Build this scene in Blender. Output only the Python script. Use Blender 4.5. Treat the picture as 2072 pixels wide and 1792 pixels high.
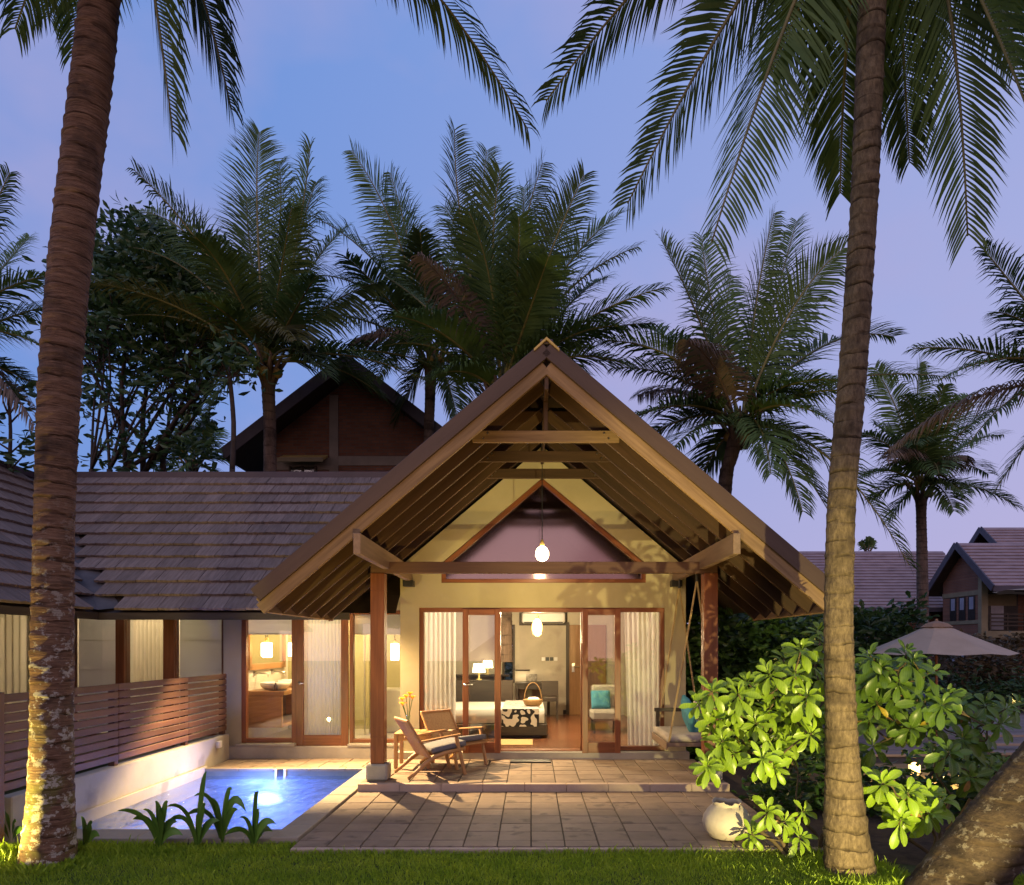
import bpy, bmesh, math, random
import numpy as np
from mathutils import Vector, Matrix

for o in list(bpy.data.objects):
    bpy.data.objects.remove(o)
sc = bpy.context.scene
COL = sc.collection
rnd = random.Random(11)
R = math.radians

# ------------------------------------------------------------------ camera
CAMZ, FPX, VX, VY = 1.75, 1448.0, 1076.0, 1306.0
cam_d = bpy.data.cameras.new('camera')
cam = bpy.data.objects.new('camera', cam_d)
COL.objects.link(cam)
cam.location = (0, 0, CAMZ)
cam.rotation_euler = (R(90), 0, 0)
cam_d.sensor_fit = 'HORIZONTAL'
cam_d.sensor_width = 36
cam_d.lens = FPX / 2072 * 36
cam_d.shift_x = -40 / 2072
cam_d.shift_y = 410 / 2072
cam_d.clip_end = 2000
cam_d.clip_start = 0.05
sc.camera = cam

# ------------------------------------------------------------------ sky at dusk
w = bpy.data.worlds.new('World')
sc.world = w
w.use_nodes = True
nt = w.node_tree
nt.nodes.clear()
def N(t, **k):
    n = nt.nodes.new(t)
    for a, b in k.items():
        setattr(n, a, b)
    return n
def math_(op, a, b=None, c=None, clamp=False):
    n = nt.nodes.new('ShaderNodeMath')
    n.operation = op
    n.use_clamp = clamp
    for i, v in enumerate((a, b, c)):
        if v is None:
            continue
        if isinstance(v, (int, float)):
            n.inputs[i].default_value = v
        else:
            nt.links.new(v, n.inputs[i])
    return n.outputs[0]
def mixc(f, a, b):
    n = nt.nodes.new('ShaderNodeMix')
    n.data_type = 'RGBA'
    if isinstance(f, (int, float)):
        n.inputs[0].default_value = f
    else:
        nt.links.new(f, n.inputs[0])
    for i, v in ((6, a), (7, b)):
        if isinstance(v, tuple):
            n.inputs[i].default_value = (*v, 1)
        else:
            nt.links.new(v, n.inputs[i])
    return n.outputs[2]
tc = N('ShaderNodeTexCoord')
sep = N('ShaderNodeSeparateXYZ')
nt.links.new(tc.outputs['Generated'], sep.inputs[0])
sx, sy, sz = sep.outputs
zc = math_('MAXIMUM', sz, 0.0)
# blue overhead, lavender towards the horizon and towards the right, rosy afterglow in the west behind the camera
f1 = math_('MULTIPLY_ADD', sx, 0.80, 0.46)
f2 = math_('MULTIPLY_ADD', zc, -0.55, 0.18)
fa = math_('ADD', f1, f2, clamp=True)
base = mixc(fa, (0.112, 0.214, 0.50), (0.285, 0.315, 0.54))
pk = math_('MULTIPLY', math_('POWER', math_('SUBTRACT', 1.0, zc), 3.0), math_('MULTIPLY_ADD', sx, 0.9, 0.32, clamp=True), clamp=True)
base = mixc(pk, base, (0.365, 0.305, 0.475))
noi = N('ShaderNodeTexNoise')
noi.inputs['Scale'].default_value = 2.1
noi.inputs['Detail'].default_value = 5.0
noi.inputs['Roughness'].default_value = 0.5
mp = N('ShaderNodeMapping')
mp.inputs['Scale'].default_value = (1.0, 1.0, 1.7)
mp.inputs['Location'].default_value = (0.35, 0.1, 0.6)
nt.links.new(tc.outputs['Generated'], mp.inputs[0])
nt.links.new(mp.outputs[0], noi.inputs['Vector'])
cl = math_('MULTIPLY', math_('MULTIPLY_ADD', noi.outputs[0], 4.2, -2.05, clamp=True), 0.85)
base = mixc(cl, base, (0.32, 0.285, 0.47))
west = math_('MULTIPLY', math_('MULTIPLY_ADD', sy, -1.3, -0.1, clamp=True),
             math_('POWER', math_('SUBTRACT', 1.0, zc), 2.2), clamp=True)
base = mixc(west, base, (0.80, 0.42, 0.36))
bg = N('ShaderNodeBackground')
bg.inputs['Strength'].default_value = 1.42
nt.links.new(base, bg.inputs[0])
outw = N('ShaderNodeOutputWorld')
nt.links.new(bg.outputs[0], outw.inputs[0])

# last glow of the set sun, very soft, from behind the camera
sd = bpy.data.lights.new('sun', 'SUN')
sun = bpy.data.objects.new('sun', sd)
COL.objects.link(sun)
sd.energy = 0.50
sd.angle = R(70)
sd.color = (1.0, 0.87, 0.76)
sun.rotation_euler = (R(62), 0, R(-26))
sun.location = (-4, -10, 12)

sc.view_settings.view_transform = 'Standard'
sc.view_settings.look = 'None'
sc.view_settings.exposure = 0.0
sc.view_settings.gamma = 1.0
sc.view_settings.use_curve_mapping = False
sc.render.engine = 'CYCLES'
sc.cycles.max_bounces = 7
sc.cycles.diffuse_bounces = 3
sc.cycles.glossy_bounces = 3
sc.cycles.transmission_bounces = 4
sc.cycles.transparent_max_bounces = 12
sc.cycles.caustics_reflective = False
sc.cycles.caustics_refractive = False
sc.cycles.sample_clamp_indirect = 4.0
sc.cycles.use_denoising = True

# ------------------------------------------------------------------ helpers
def P(x, y, d):
    """a point of the place at distance d that is seen at x, y of the 2072 px wide photograph"""
    return Vector(((x - VX) / FPX * d, d, CAMZ - (y - VY) / FPX * d))

WM = {}
def place(o, M=None, parent=None):
    M = M if M is not None else Matrix()
    if parent is not None:
        o.parent = parent
        o.matrix_parent_inverse = WM[parent.name].inverted()
    o.matrix_basis = M
    WM[o.name] = M.copy()
    COL.objects.link(o)
    return o
def tag(o, label=None, cat=None, group=None, kind=None):
    if label: o['label'] = label
    if cat: o['category'] = cat
    if group: o['group'] = group
    if kind: o['kind'] = kind
    return o
def thing(name, loc, label, cat, group=None, rz=0):
    o = bpy.data.objects.new(name, None)
    o.empty_display_size = 0.1
    place(o, Matrix.Translation(Vector(loc)) @ Matrix.Rotation(rz, 4, 'Z'))
    return tag(o, label, cat, group)
def mobj(name, me, mat=None, parent=None, M=None, label=None, cat=None, group=None, kind=None):
    o = bpy.data.objects.new(name, me)
    if mat is not None and len(me.materials) == 0:
        me.materials.append(mat)
    place(o, M, parent)
    return tag(o, label, cat, group, kind)

class MB:
    """collects vertices and faces of ONE mesh"""
    def __init__(s):
        s.v, s.f, s.m = [], [], []
    def add(s, vs, fs, mi=0):
        b = len(s.v)
        s.v += [tuple(q) for q in vs]
        s.f += [tuple(b + i for i in q) for q in fs]
        s.m += [mi] * len(fs)
    def box(s, x0, x1, y0, y1, z0, z1, mi=0):
        s.add([(x0, y0, z0), (x1, y0, z0), (x1, y1, z0), (x0, y1, z0), (x0, y0, z1), (x1, y0, z1), (x1, y1, z1), (x0, y1, z1)],
              [(0, 3, 2, 1), (4, 5, 6, 7), (0, 1, 5, 4), (1, 2, 6, 5), (2, 3, 7, 6), (3, 0, 4, 7)], mi)
    def prism_y(s, poly, y0, y1, mi=0):
        n = len(poly)
        vs = [(x, y0, z) for x, z in poly] + [(x, y1, z) for x, z in poly]
        fs = [tuple(range(n)), tuple(range(2 * n - 1, n - 1, -1))]
        fs += [(i, i + n, (i + 1) % n + n, (i + 1) % n) for i in range(n)]
        s.add(vs, fs, mi)
    def tube(s, pts, rad, n=8, mi=0, cap=True):
        pts = [Vector(p) for p in pts]
        rings = []
        up = None
        for i, p in enumerate(pts):
            t = (pts[min(i + 1, len(pts) - 1)] - pts[max(i - 1, 0)]).normalized()
            if up is None:
                up = Vector((0, 0, 1)) if abs(t.z) < .9 else Vector((1, 0, 0))
            a = t.cross(up).normalized()
            b = a.cross(t).normalized()
            up = b
            r = rad[i] if hasattr(rad, '__len__') else rad
            rings.append([p + a * (r * math.cos(2 * math.pi * k / n)) + b * (r * math.sin(2 * math.pi * k / n)) for k in range(n)])
        vs = [q for ring in rings for q in ring]
        fs = []
        for i in range(len(pts) - 1):
            for k in range(n):
                k2 = (k + 1) % n
                fs.append((i * n + k, (i + 1) * n + k, (i + 1) * n + k2, i * n + k2))
        if cap:
            fs.append(tuple(range(n)))
            fs.append(tuple(reversed(range((len(pts) - 1) * n, len(pts) * n))))
        s.add(vs, fs, mi)
    def lathe(s, prof, n=24, c=(0, 0, 0), mi=0, cap=True):
        vs, fs = [], []
        for r, z in prof:
            for k in range(n):
                a = 2 * math.pi * k / n
                vs.append((c[0] + r * math.cos(a), c[1] + r * math.sin(a), c[2] + z))
        for i in range(len(prof) - 1):
            for k in range(n):
                k2 = (k + 1) % n
                fs.append((i * n + k, i * n + k2, (i + 1) * n + k2, (i + 1) * n + k))
        if cap:
            fs.append(tuple(reversed(range(n))))
            fs.append(tuple(range((len(prof) - 1) * n, len(prof) * n)))
        s.add(vs, fs, mi)
    def mesh(s, name, mats=(), smooth=False):
        me = bpy.data.meshes.new(name)
        me.from_pydata(s.v, [], s.f)
        for m_ in mats:
            me.materials.append(m_)
        if len(mats) > 1:
            me.polygons.foreach_set('material_index', s.m)
        if smooth:
            me.polygons.foreach_set('use_smooth', [True] * len(me.polygons))
        me.update()
        return me
    def build(s, name, mat, parent=None, smooth=False, M=None, **k):
        mats = mat if isinstance(mat, (list, tuple)) else [mat]
        return mobj(name, s.mesh(name, mats, smooth), None, parent, M, **k)

_bc = {}
def cbox(lx, ly, lz, b, mat):
    """chamfered box centred on the origin; alike boxes share one mesh"""
    key = (round(lx, 4), round(ly, 4), round(lz, 4), round(b, 4), mat.name)
    if key in _bc:
        return _bc[key]
    bm = bmesh.new()
    hx, hy, hz = lx / 2, ly / 2, lz / 2
    b = min(b, hx * .45, hy * .45, hz * .45)
    for a in (-1, 1):
        for c in (-1, 1):
            for d in (-1, 1):
                bm.verts.new((a * hx, c * (hy - b), d * (hz - b)))
                bm.verts.new((a * (hx - b), c * hy, d * (hz - b)))
                bm.verts.new((a * (hx - b), c * (hy - b), d * hz))
    bmesh.ops.convex_hull(bm, input=bm.verts)
    bmesh.ops.recalc_face_normals(bm, faces=bm.faces)
    me = bpy.data.meshes.new('block')
    bm.to_mesh(me)
    bm.free()
    me.materials.append(mat)
    _bc[key] = me
    return me
def frame_m(p0, p1, up=(0, 0, 1)):
    p0, p1 = Vector(p0), Vector(p1)
    x = (p1 - p0).normalized()
    u = Vector(up)
    y = u.cross(x).normalized()
    z = x.cross(y)
    M = Matrix((x, y, z)).transposed().to_4x4()
    M.translation = (p0 + p1) / 2
    return M
def beam(name, p0, p1, w_, h_, mat, parent=None, up=(0, 0, 1), b=.005, **k):
    """board from p0 to p1; grain runs along its length"""
    L = (Vector(p1) - Vector(p0)).length
    return mobj(name, cbox(L, w_, h_, b, mat), None, parent, frame_m(p0, p1, up), **k)
def block(name, x0, x1, y0, y1, z0, z1, mat, parent=None, b=.004, **k):
    dx, dy, dz = x1 - x0, y1 - y0, z1 - z0
    xc, yc, zc_ = (x0 + x1) / 2, (y0 + y1) / 2, (z0 + z1) / 2
    if dx >= dy and dx >= dz:
        return beam(name, (x0, yc, zc_), (x1, yc, zc_), dy, dz, mat, parent, (0, 0, 1), b, **k)
    if dy >= dx and dy >= dz:
        return beam(name, (xc, y0, zc_), (xc, y1, zc_), dx, dz, mat, parent, (0, 0, 1), b, **k)
    return beam(name, (xc, yc, z0), (xc, yc, z1), dx, dy, mat, parent, (0, 1, 0), b, **k)

# ------------------------------------------------------------------ materials
def newmat(name):
    m = bpy.data.materials.new(name)
    m.use_nodes = True
    t = m.node_tree
    return m, t, t.nodes['Principled BSDF'], t.nodes['Material Output']
def lk(t, a, b):
    t.links.new(a, b)
def surf(name, c1, c2, scale=6, rough=.7, bump=.15, stretch=(1, 1, 1), rand=.0, fine=4.0, spots=None, spec=.4, coord='Object', metal=0.0, bdist=.01, detail=6.0, lo=.3, hi=.7):
    m, t, p, out = newmat(name)
    tc = t.nodes.new('ShaderNodeTexCoord')
    mp = t.nodes.new('ShaderNodeMapping')
    mp.inputs['Scale'].default_value = [scale * s for s in stretch]
    src = tc.outputs[coord]
    oi = None
    if rand > 0:
        oi = t.nodes.new('ShaderNodeObjectInfo')
        va = t.nodes.new('ShaderNodeVectorMath')
        va.operation = 'MULTIPLY_ADD'
        cx = t.nodes.new('ShaderNodeCombineXYZ')
        for i in range(3):
            lk(t, oi.outputs['Random'], cx.inputs[i])
        lk(t, cx.outputs[0], va.inputs[0])
        va.inputs[1].default_value = (37.0, 53.0, 71.0)
        lk(t, src, va.inputs[2])
        src = va.outputs[0]
    lk(t, src, mp.inputs[0])
    n1 = t.nodes.new('ShaderNodeTexNoise')
    n1.inputs['Scale'].default_value = 1.0
    n1.inputs['Detail'].default_value = detail
    n1.inputs['Roughness'].default_value = .6
    lk(t, mp.outputs[0], n1.inputs['Vector'])
    cr = t.nodes.new('ShaderNodeValToRGB')
    cr.color_ramp.elements[0].position = lo
    cr.color_ramp.elements[0].color = (*c1, 1)
    cr.color_ramp.elements[1].position = hi
    cr.color_ramp.elements[1].color = (*c2, 1)
    lk(t, n1.outputs[0], cr.inputs[0])
    col = cr.outputs[0]
    n2 = t.nodes.new('ShaderNodeTexNoise')
    n2.inputs['Scale'].default_value = fine
    n2.inputs['Detail'].default_value = 5
    lk(t, mp.outputs[0], n2.inputs['Vector'])
    if spots:
        n3 = t.nodes.new('ShaderNodeTexNoise')
        n3.inputs['Scale'].default_value = spots[1]
        n3.inputs['Detail'].default_value = 5
        lk(t, mp.outputs[0], n3.inputs['Vector'])
        r3 = t.nodes.new('ShaderNodeValToRGB')
        r3.color_ramp.elements[0].position = spots[2]
        r3.color_ramp.elements[1].position = spots[2] + .1
        lk(t, n3.outputs[0], r3.inputs[0])
        mx = t.nodes.new('ShaderNodeMix')
        mx.data_type = 'RGBA'
        lk(t, r3.outputs[0], mx.inputs[0])
        lk(t, col, mx.inputs[6])
        mx.inputs[7].default_value = (*spots[0], 1)
        col = mx.outputs[2]
    if oi is not None:
        hs = t.nodes.new('ShaderNodeHueSaturation')
        mr = t.nodes.new('ShaderNodeMapRange')
        mr.inputs[3].default_value = 1 - rand
        mr.inputs[4].default_value = 1 + rand
        lk(t, oi.outputs['Random'], mr.inputs[0])
        lk(t, mr.outputs[0], hs.inputs['Value'])
        lk(t, col, hs.inputs['Color'])
        col = hs.outputs[0]
    lk(t, col, p.inputs['Base Color'])
    p.inputs['Roughness'].default_value = rough
    p.inputs['Metallic'].default_value = metal
    p.inputs['Specular IOR Level'].default_value = spec
    if bump:
        ad = t.nodes.new('ShaderNodeMath')
        ad.operation = 'ADD'
        lk(t, n1.outputs[0], ad.inputs[0])
        lk(t, n2.outputs[0], ad.inputs[1])
        bp = t.nodes.new('ShaderNodeBump')
        bp.inputs['Strength'].default_value = bump
        bp.inputs['Distance'].default_value = bdist
        lk(t, ad.outputs[0], bp.inputs['Height'])
        lk(t, bp.outputs[0], p.inputs['Normal'])
    return m
def wood(name, c1, c2, rough=.5, scale=1.0, rand=.18, bump=.25):
    return surf(name, c1, c2, scale=scale, rough=rough, bump=bump, stretch=(1.6, 22, 22), rand=rand, fine=3.0, lo=.25, hi=.75, bdist=.004)
def leafm(name, c1, c2, rough=.4, trans=.3, scale=9, rand=0.0, spec=.4):
    m = surf(name, c1, c2, scale=scale, rough=rough, bump=0, rand=rand, spec=spec)
    t = m.node_tree
    p = t.nodes['Principled BSDF']
    out = t.nodes['Material Output']
    tr = t.nodes.new('ShaderNodeBsdfTranslucent')
    lk(t, p.inputs['Base Color'].links[0].from_socket, tr.inputs[0])
    mx = t.nodes.new('ShaderNodeMixShader')
    mx.inputs[0].default_value = trans
    lk(t, p.outputs[0], mx.inputs[1])
    lk(t, tr.outputs[0], mx.inputs[2])
    lk(t, mx.outputs[0], out.inputs[0])
    return m
def emis(name, c, s):
    m, t, p, out = newmat(name)
    p.inputs['Base Color'].default_value = (.8, .75, .65, 1)
    p.inputs['Emission Color'].default_value = (*c, 1)
    p.inputs['Emission Strength'].default_value = s
    return m
def glassm(name, tint=(.96, .97, .96), base=.05, ior=1.45, rough=.0, gcol=(1, 1, 1)):
    m, t, p, out = newmat(name)
    t.nodes.remove(p)
    tr = t.nodes.new('ShaderNodeBsdfTransparent')
    tr.inputs[0].default_value = (*tint, 1)
    gl = t.nodes.new('ShaderNodeBsdfGlossy')
    gl.inputs['Roughness'].default_value = rough
    gl.inputs[0].default_value = (*gcol, 1)
    fr = t.nodes.new('ShaderNodeLayerWeight')      # Schlick, the same from both faces of the pane
    pw = t.nodes.new('ShaderNodeMath')
    pw.operation = 'POWER'
    lk(t, fr.outputs['Facing'], pw.inputs[0])
    pw.inputs[1].default_value = 5.0
    ad = t.nodes.new('ShaderNodeMath')
    ad.operation = 'MULTIPLY_ADD'
    ad.use_clamp = True
    ad.inputs[1].default_value = .9
    ad.inputs[2].default_value = base + .035
    lk(t, pw.outputs[0], ad.inputs[0])
    mx = t.nodes.new('ShaderNodeMixShader')
    lk(t, ad.outputs[0], mx.inputs[0])
    lk(t, tr.outputs[0], mx.inputs[1])
    lk(t, gl.outputs[0], mx.inputs[2])
    lk(t, mx.outputs[0], out.inputs[0])
    return m
def clothm(name, c, trans=.35, clear=.0):
    m, t, p, out = newmat(name)
    p.inputs['Base Color'].default_value = (*c, 1)
    p.inputs['Roughness'].default_value = .9
    p.inputs['Specular IOR Level'].default_value = .1
    tr = t.nodes.new('ShaderNodeBsdfTranslucent')
    tr.inputs[0].default_value = (*c, 1)
    mx = t.nodes.new('ShaderNodeMixShader')
    mx.inputs[0].default_value = trans
    lk(t, p.outputs[0], mx.inputs[1])
    lk(t, tr.outputs[0], mx.inputs[2])
    last = mx
    if clear:
        tp = t.nodes.new('ShaderNodeBsdfTransparent')
        m2 = t.nodes.new('ShaderNodeMixShader')
        m2.inputs[0].default_value = clear
        lk(t, mx.outputs[0], m2.inputs[1])
        lk(t, tp.outputs[0], m2.inputs[2])
        last = m2
    lk(t, last.outputs[0], out.inputs[0])
    return m

M_plaster = surf('plaster_ochre', (.36, .315, .195), (.43, .378, .245), scale=1.6, rough=.85, bump=.08, fine=14)
M_cement = surf('cement_render', (.36, .335, .29), (.46, .43, .37), scale=1.8, rough=.85, bump=.12, fine=12, spots=((.30, .28, .25), 1.3, .60))
M_concrete = surf('concrete_block', (.22, .215, .20), (.32, .31, .29), scale=3, rough=.85, bump=.2, fine=10)
M_plinth = surf('concrete_plinth', (.26, .24, .21), (.38, .35, .30), scale=2.5, rough=.85, bump=.15, fine=9)
M_paver = surf('stone_paver', (.175, .128, .092), (.26, .195, .142), scale=3.2, rough=.8, bump=.18, rand=.12, fine=12, spots=((.115, .085, .065), 1.7, .58))
M_coping = surf('coping_stone', (.27, .23, .175), (.35, .30, .235), scale=3.2, rough=.75, bump=.12, rand=.06, fine=12)
M_step = surf('step_stone', (.36, .27, .21), (.45, .35, .27), scale=4, rough=.8, bump=.2, rand=.06, fine=10)
M_joint = surf('dark_joint', (.030, .024, .020), (.055, .045, .038), scale=8, rough=.95, bump=.2)
M_teak = wood('red_hardwood', (.115, .034, .012), (.26, .090, .035), rough=.38, rand=.10)
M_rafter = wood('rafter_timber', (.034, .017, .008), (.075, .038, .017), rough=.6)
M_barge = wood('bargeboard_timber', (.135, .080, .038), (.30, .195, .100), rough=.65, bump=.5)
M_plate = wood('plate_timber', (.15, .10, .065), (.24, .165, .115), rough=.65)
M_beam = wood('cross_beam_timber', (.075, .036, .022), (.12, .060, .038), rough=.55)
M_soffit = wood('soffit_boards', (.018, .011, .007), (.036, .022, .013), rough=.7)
M_fascia = surf('painted_fascia', (.060, .036, .028), (.080, .050, .039), scale=2, rough=.55, bump=.15, rand=.04, stretch=(.6, 6, 6))
M_tile = surf('roof_shake', (.130, .090, .072), (.240, .176, .146), scale=2.2, rough=.8, bump=.5, stretch=(14, 1.4, 3), rand=.17, fine=2.5, bdist=.012)
M_ridge = surf('ridge_cap', (.050, .034, .042), (.075, .050, .060), scale=2, rough=.5, bump=.1)
M_metal = surf('lead_flashing', (.060, .055, .060), (.11, .10, .105), scale=3, rough=.85, bump=.2, spots=((.16, .09, .065), 1.4, .60))
M_brass = surf('copper_cap', (.45, .33, .10), (.60, .44, .16), scale=6, rough=.5, bump=.1)
M_fence = wood('fence_slat', (.075, .032, .018), (.160, .072, .040), rough=.5, rand=.22)
M_dark = surf('dark_timber', (.030, .020, .014), (.055, .038, .026), scale=3, rough=.55, stretch=(1, 8, 8), bump=.1, rand=.05)
M_glass = glassm('window_glass', base=.035)
M_gable_glass = glassm('gable_glass', tint=(.42, .36, .36), base=.17, rough=.10, gcol=(1.0, .80, .84))
M_steel = surf('brushed_steel', (.45, .44, .42), (.60, .58, .55), scale=20, rough=.3, bump=0, metal=1.0)
M_black = surf('black_metal', (.012, .012, .012), (.03, .03, .03), scale=9, rough=.4, bump=0)
M_white = surf('white_enamel', (.74, .72, .68), (.80, .78, .74), scale=4, rough=.35, bump=0)
M_linen = surf('white_linen', (.66, .63, .57), (.74, .71, .65), scale=5, rough=.9, bump=.2, fine=20)
M_sheer = clothm('sheer_curtain', (.84, .82, .79), .40, .06)
M_blind = clothm('roller_blind', (.80, .79, .82), .38, .0)
M_sheer_dense = clothm('gathered_curtain', (.80, .79, .77), .16, .0)
M_cream_curtain = clothm('cream_curtain', (.72, .64, .50), .5)
M_floorwood = wood('floor_boards', (.14, .052, .024), (.22, .088, .042), rough=.22, rand=.15)
M_inner = surf('inner_plaster', (.40, .35, .27), (.52, .46, .36), scale=1.5, rough=.8, bump=.08, fine=9, spots=((.36, .31, .24), 1.2, .58))
M_inner_pale = surf('pale_plaster', (.58, .54, .46), (.66, .61, .53), scale=2, rough=.7, bump=.04)
M_olive = surf('olive_tile', (.30, .265, .13), (.36, .32, .17), scale=3, rough=.5, bump=.05)
M_ceil = surf('ceiling_board', (.55, .50, .42), (.60, .55, .47), scale=2, rough=.8, bump=.03)
M_chair = wood('chair_teak', (.30, .155, .060), (.45, .255, .115), rough=.45, rand=.08)
M_cane = surf('woven_cane', (.26, .145, .055), (.44, .26, .105), scale=60, rough=.7, bump=.6, fine=3, rand=.05)
M_cushion = surf('slate_cushion', (.12, .125, .15), (.17, .175, .20), scale=30, rough=.95, bump=.3)
M_beige = surf('beige_cushion', (.34, .30, .26), (.42, .375, .325), scale=28, rough=.95, bump=.3)
M_blue = surf('teal_cushion', (.045, .19, .28), (.07, .26, .36), scale=14, rough=.9, bump=.3)
M_rope = surf('jute_rope', (.30, .215, .10), (.42, .31, .16), scale=90, rough=.9, bump=.5)
# ------------------------------------------------------------------ ground, patio, pool
M_ground = surf('lawn_soil', (.020, .034, .008), (.040, .060, .014), scale=2.2, rough=.95, bump=.4, fine=20)
M_sand = surf('sandy_soil', (.10, .075, .045), (.19, .145, .085), scale=2.0, rough=.95, bump=.5, fine=18)
M_mulch = surf('dark_mulch', (.020, .014, .009), (.060, .042, .026), scale=9, rough=.95, bump=.8, fine=6)
PX0, PX1, PY0, PY1, WZ, CZ = -4.62, -2.36, 6.83, 10.03, -.085, .02
mb = MB()
xs = [-220, PX0 - .02, PX1 + .02, 220]
ys = [-60, PY0 - .02, PY1 + .02, 320]
for i in range(3):
    for j in range(3):
        if i == 1 and j == 1:
            continue
        mb.add([(xs[i], ys[j], -.05), (xs[i + 1], ys[j], -.05), (xs[i + 1], ys[j + 1], -.05), (xs[i], ys[j + 1], -.05)], [(0, 1, 2, 3)])
mb.build('ground', M_ground, kind='structure')
mb = MB()
mb.add([(2.40, 6.15, -.046), (4.6, 5.2, -.046), (12, 5.2, -.046), (12, 12.4, -.046), (2.40, 12.4, -.046)], [(0, 1, 2, 3, 4)])
mb.build('planting_bed', M_mulch, kind='structure')
mb = MB()
mb.add([(4.0, 8.7, -.042), (7.4, 8.5, -.042), (8.6, 10.6, -.042), (4.2, 10.9, -.042)], [(0, 1, 2, 3)])
mb.build('sand_path', M_sand, kind='structure')

PV = .306
def pave(name, x0, x1, y0, y1, z, mat, par_mat, pv=PV, th=.045, jit=.0025, label=None, ax=None):
    """a bed with one stone per cell"""
    bedz = z - th
    m_ = MB()
    m_.box(x0, x1, y0, y1, bedz - .12, bedz + th * .62)
    bed = m_.build(name, par_mat, kind='structure')
    nx = max(1, round((x1 - x0) / pv))
    px = (x1 - x0) / nx
    yy = y1
    while yy > y0 + .02:
        ya = max(y0, yy - pv)
        for i in range(nx):
            xa, xb = x0 + i * px, x0 + (i + 1) * px
            g = .0055
            me = cbox(xb - xa - 2 * g, yy - ya - 2 * g, th, .003, mat)
            M = Matrix.Translation(((xa + xb) / 2, (ya + yy) / 2, z - th / 2 + rnd.uniform(-jit, jit))) @ Matrix.Rotation(rnd.uniform(-.006, .006), 4, 'Z') @ Matrix.Rotation(rnd.uniform(-.006, .006), 4, 'X')
            mobj('paver', me, None, bed, M)
        yy = ya
    return bed
pave('patio', -2.085, 2.37, 6.226, 8.56, 0, M_paver, M_joint)
pave('porch_floor', -2.085, 2.37, 8.66, 10.43, .085, M_paver, M_joint)
pave('pool_deck', -4.58, -2.10, 10.12, 10.93, CZ, M_paver, M_joint)
# riser of the porch step: a row of pale edging stones
stp = MB(); stp.box(-2.08, 2.365, 8.575, 8.66, -.12, .03)
stp = stp.build('porch_step', M_joint, kind='structure')
xq = -2.085
while xq < 2.36:
    xe = min(xq + .50, 2.37)
    mobj('edging_stone', cbox(xe - xq - .004, .10, .097, .004, M_step), None, stp, Matrix.Translation(((xq + xe) / 2, 8.607, .0385)))
    xq = xe
# pale kerb at the lawn edge
kb = MB(); kb.box(-2.08, 2.72, 6.235, 6.30, -.2, -.05); kb = kb.build('patio_kerb', M_joint, kind='structure')
xq = -2.085
while xq < 2.7:
    xe = min(xq + .6, 2.72)
    mobj('kerb_stone', cbox(xe - xq - .004, .055, .07, .004, M_step), None, kb, Matrix.Translation(((xq + xe) / 2, 6.196, -.042)))
    xq = xe
# pool basin
M_pooltile = surf('pool_tile', (.22, .33, .52), (.30, .42, .62), scale=9, rough=.4, bump=.03)
M_poolwall = surf('pool_wall_stone', (.15, .19, .20), (.24, .28, .28), scale=4, rough=.7, bump=.15)
mb = MB()
b_ = -1.15
mb.add([(PX0, PY0, b_), (PX1, PY0, b_), (PX1, PY1, b_), (PX0, PY1, b_)], [(0, 1, 2, 3)], 0)
for (a, b) in (((PX0, PY0), (PX1, PY0)), ((PX1, PY0), (PX1, PY1)), ((PX1, PY1), (PX0, PY1)), ((PX0, PY1), (PX0, PY0))):
    mb.add([(a[0], a[1], b_), (b[0], b[1], b_), (b[0], b[1], -.13), (a[0], a[1], -.13)], [(0, 1, 2, 3)], 0)
    mb.add([(a[0], a[1], -.13), (b[0], b[1], -.13), (b[0], b[1], CZ - .04), (a[0], a[1], CZ - .04)], [(0, 1, 2, 3)], 1)
mb.build('pool_basin', [M_pooltile, M_poolwall], kind='structure')
def waterm():
    m, t, p, out = newmat('pool_water')
    t.nodes.remove(p)
    tc = t.nodes.new('ShaderNodeTexCoord')
    mp = t.nodes.new('ShaderNodeMapping')
    mp.inputs['Rotation'].default_value = (0, 0, R(28))
    mp.inputs['Scale'].default_value = (5.5, 2.2, 4)
    lk(t, tc.outputs['Object'], mp.inputs[0])
    n = t.nodes.new('ShaderNodeTexNoise')
    n.inputs['Scale'].default_value = 1.6
    n.inputs['Detail'].default_value = 5
    lk(t, mp.outputs[0], n.inputs['Vector'])
    bp = t.nodes.new('ShaderNodeBump')
    bp.inputs['Strength'].default_value = .9
    bp.inputs['Distance'].default_value = .09
    lk(t, n.outputs[0], bp.inputs['Height'])
    gl = t.nodes.new('ShaderNodeBsdfGlossy')
    gl.inputs['Roughness'].default_value = .06
    lk(t, bp.outputs[0], gl.inputs['Normal'])
    tr = t.nodes.new('ShaderNodeBsdfTransparent')
    tr.inputs[0].default_value = (.80, .88, .98, 1)
    df = t.nodes.new('ShaderNodeBsdfTranslucent')   # fine bubbles of the moving water scatter the pool lamp
    df.inputs[0].default_value = (.45, .58, .95, 1)
    lk(t, bp.outputs[0], df.inputs['Normal'])
    m0 = t.nodes.new('ShaderNodeMixShader')
    m0.inputs[0].default_value = .13
    lk(t, tr.outputs[0], m0.inputs[1])
    lk(t, df.outputs[0], m0.inputs[2])
    fr = t.nodes.new('ShaderNodeFresnel')
    fr.inputs[0].default_value = 1.33
    lk(t, bp.outputs[0], fr.inputs['Normal'])
    mx = t.nodes.new('ShaderNodeMixShader')
    lk(t, fr.outputs[0], mx.inputs[0])
    lk(t, m0.outputs[0], mx.inputs[1])
    lk(t, gl.outputs[0], mx.inputs[2])
    lk(t, mx.outputs[0], out.inputs[0])
    return m
mb = MB()
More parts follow.
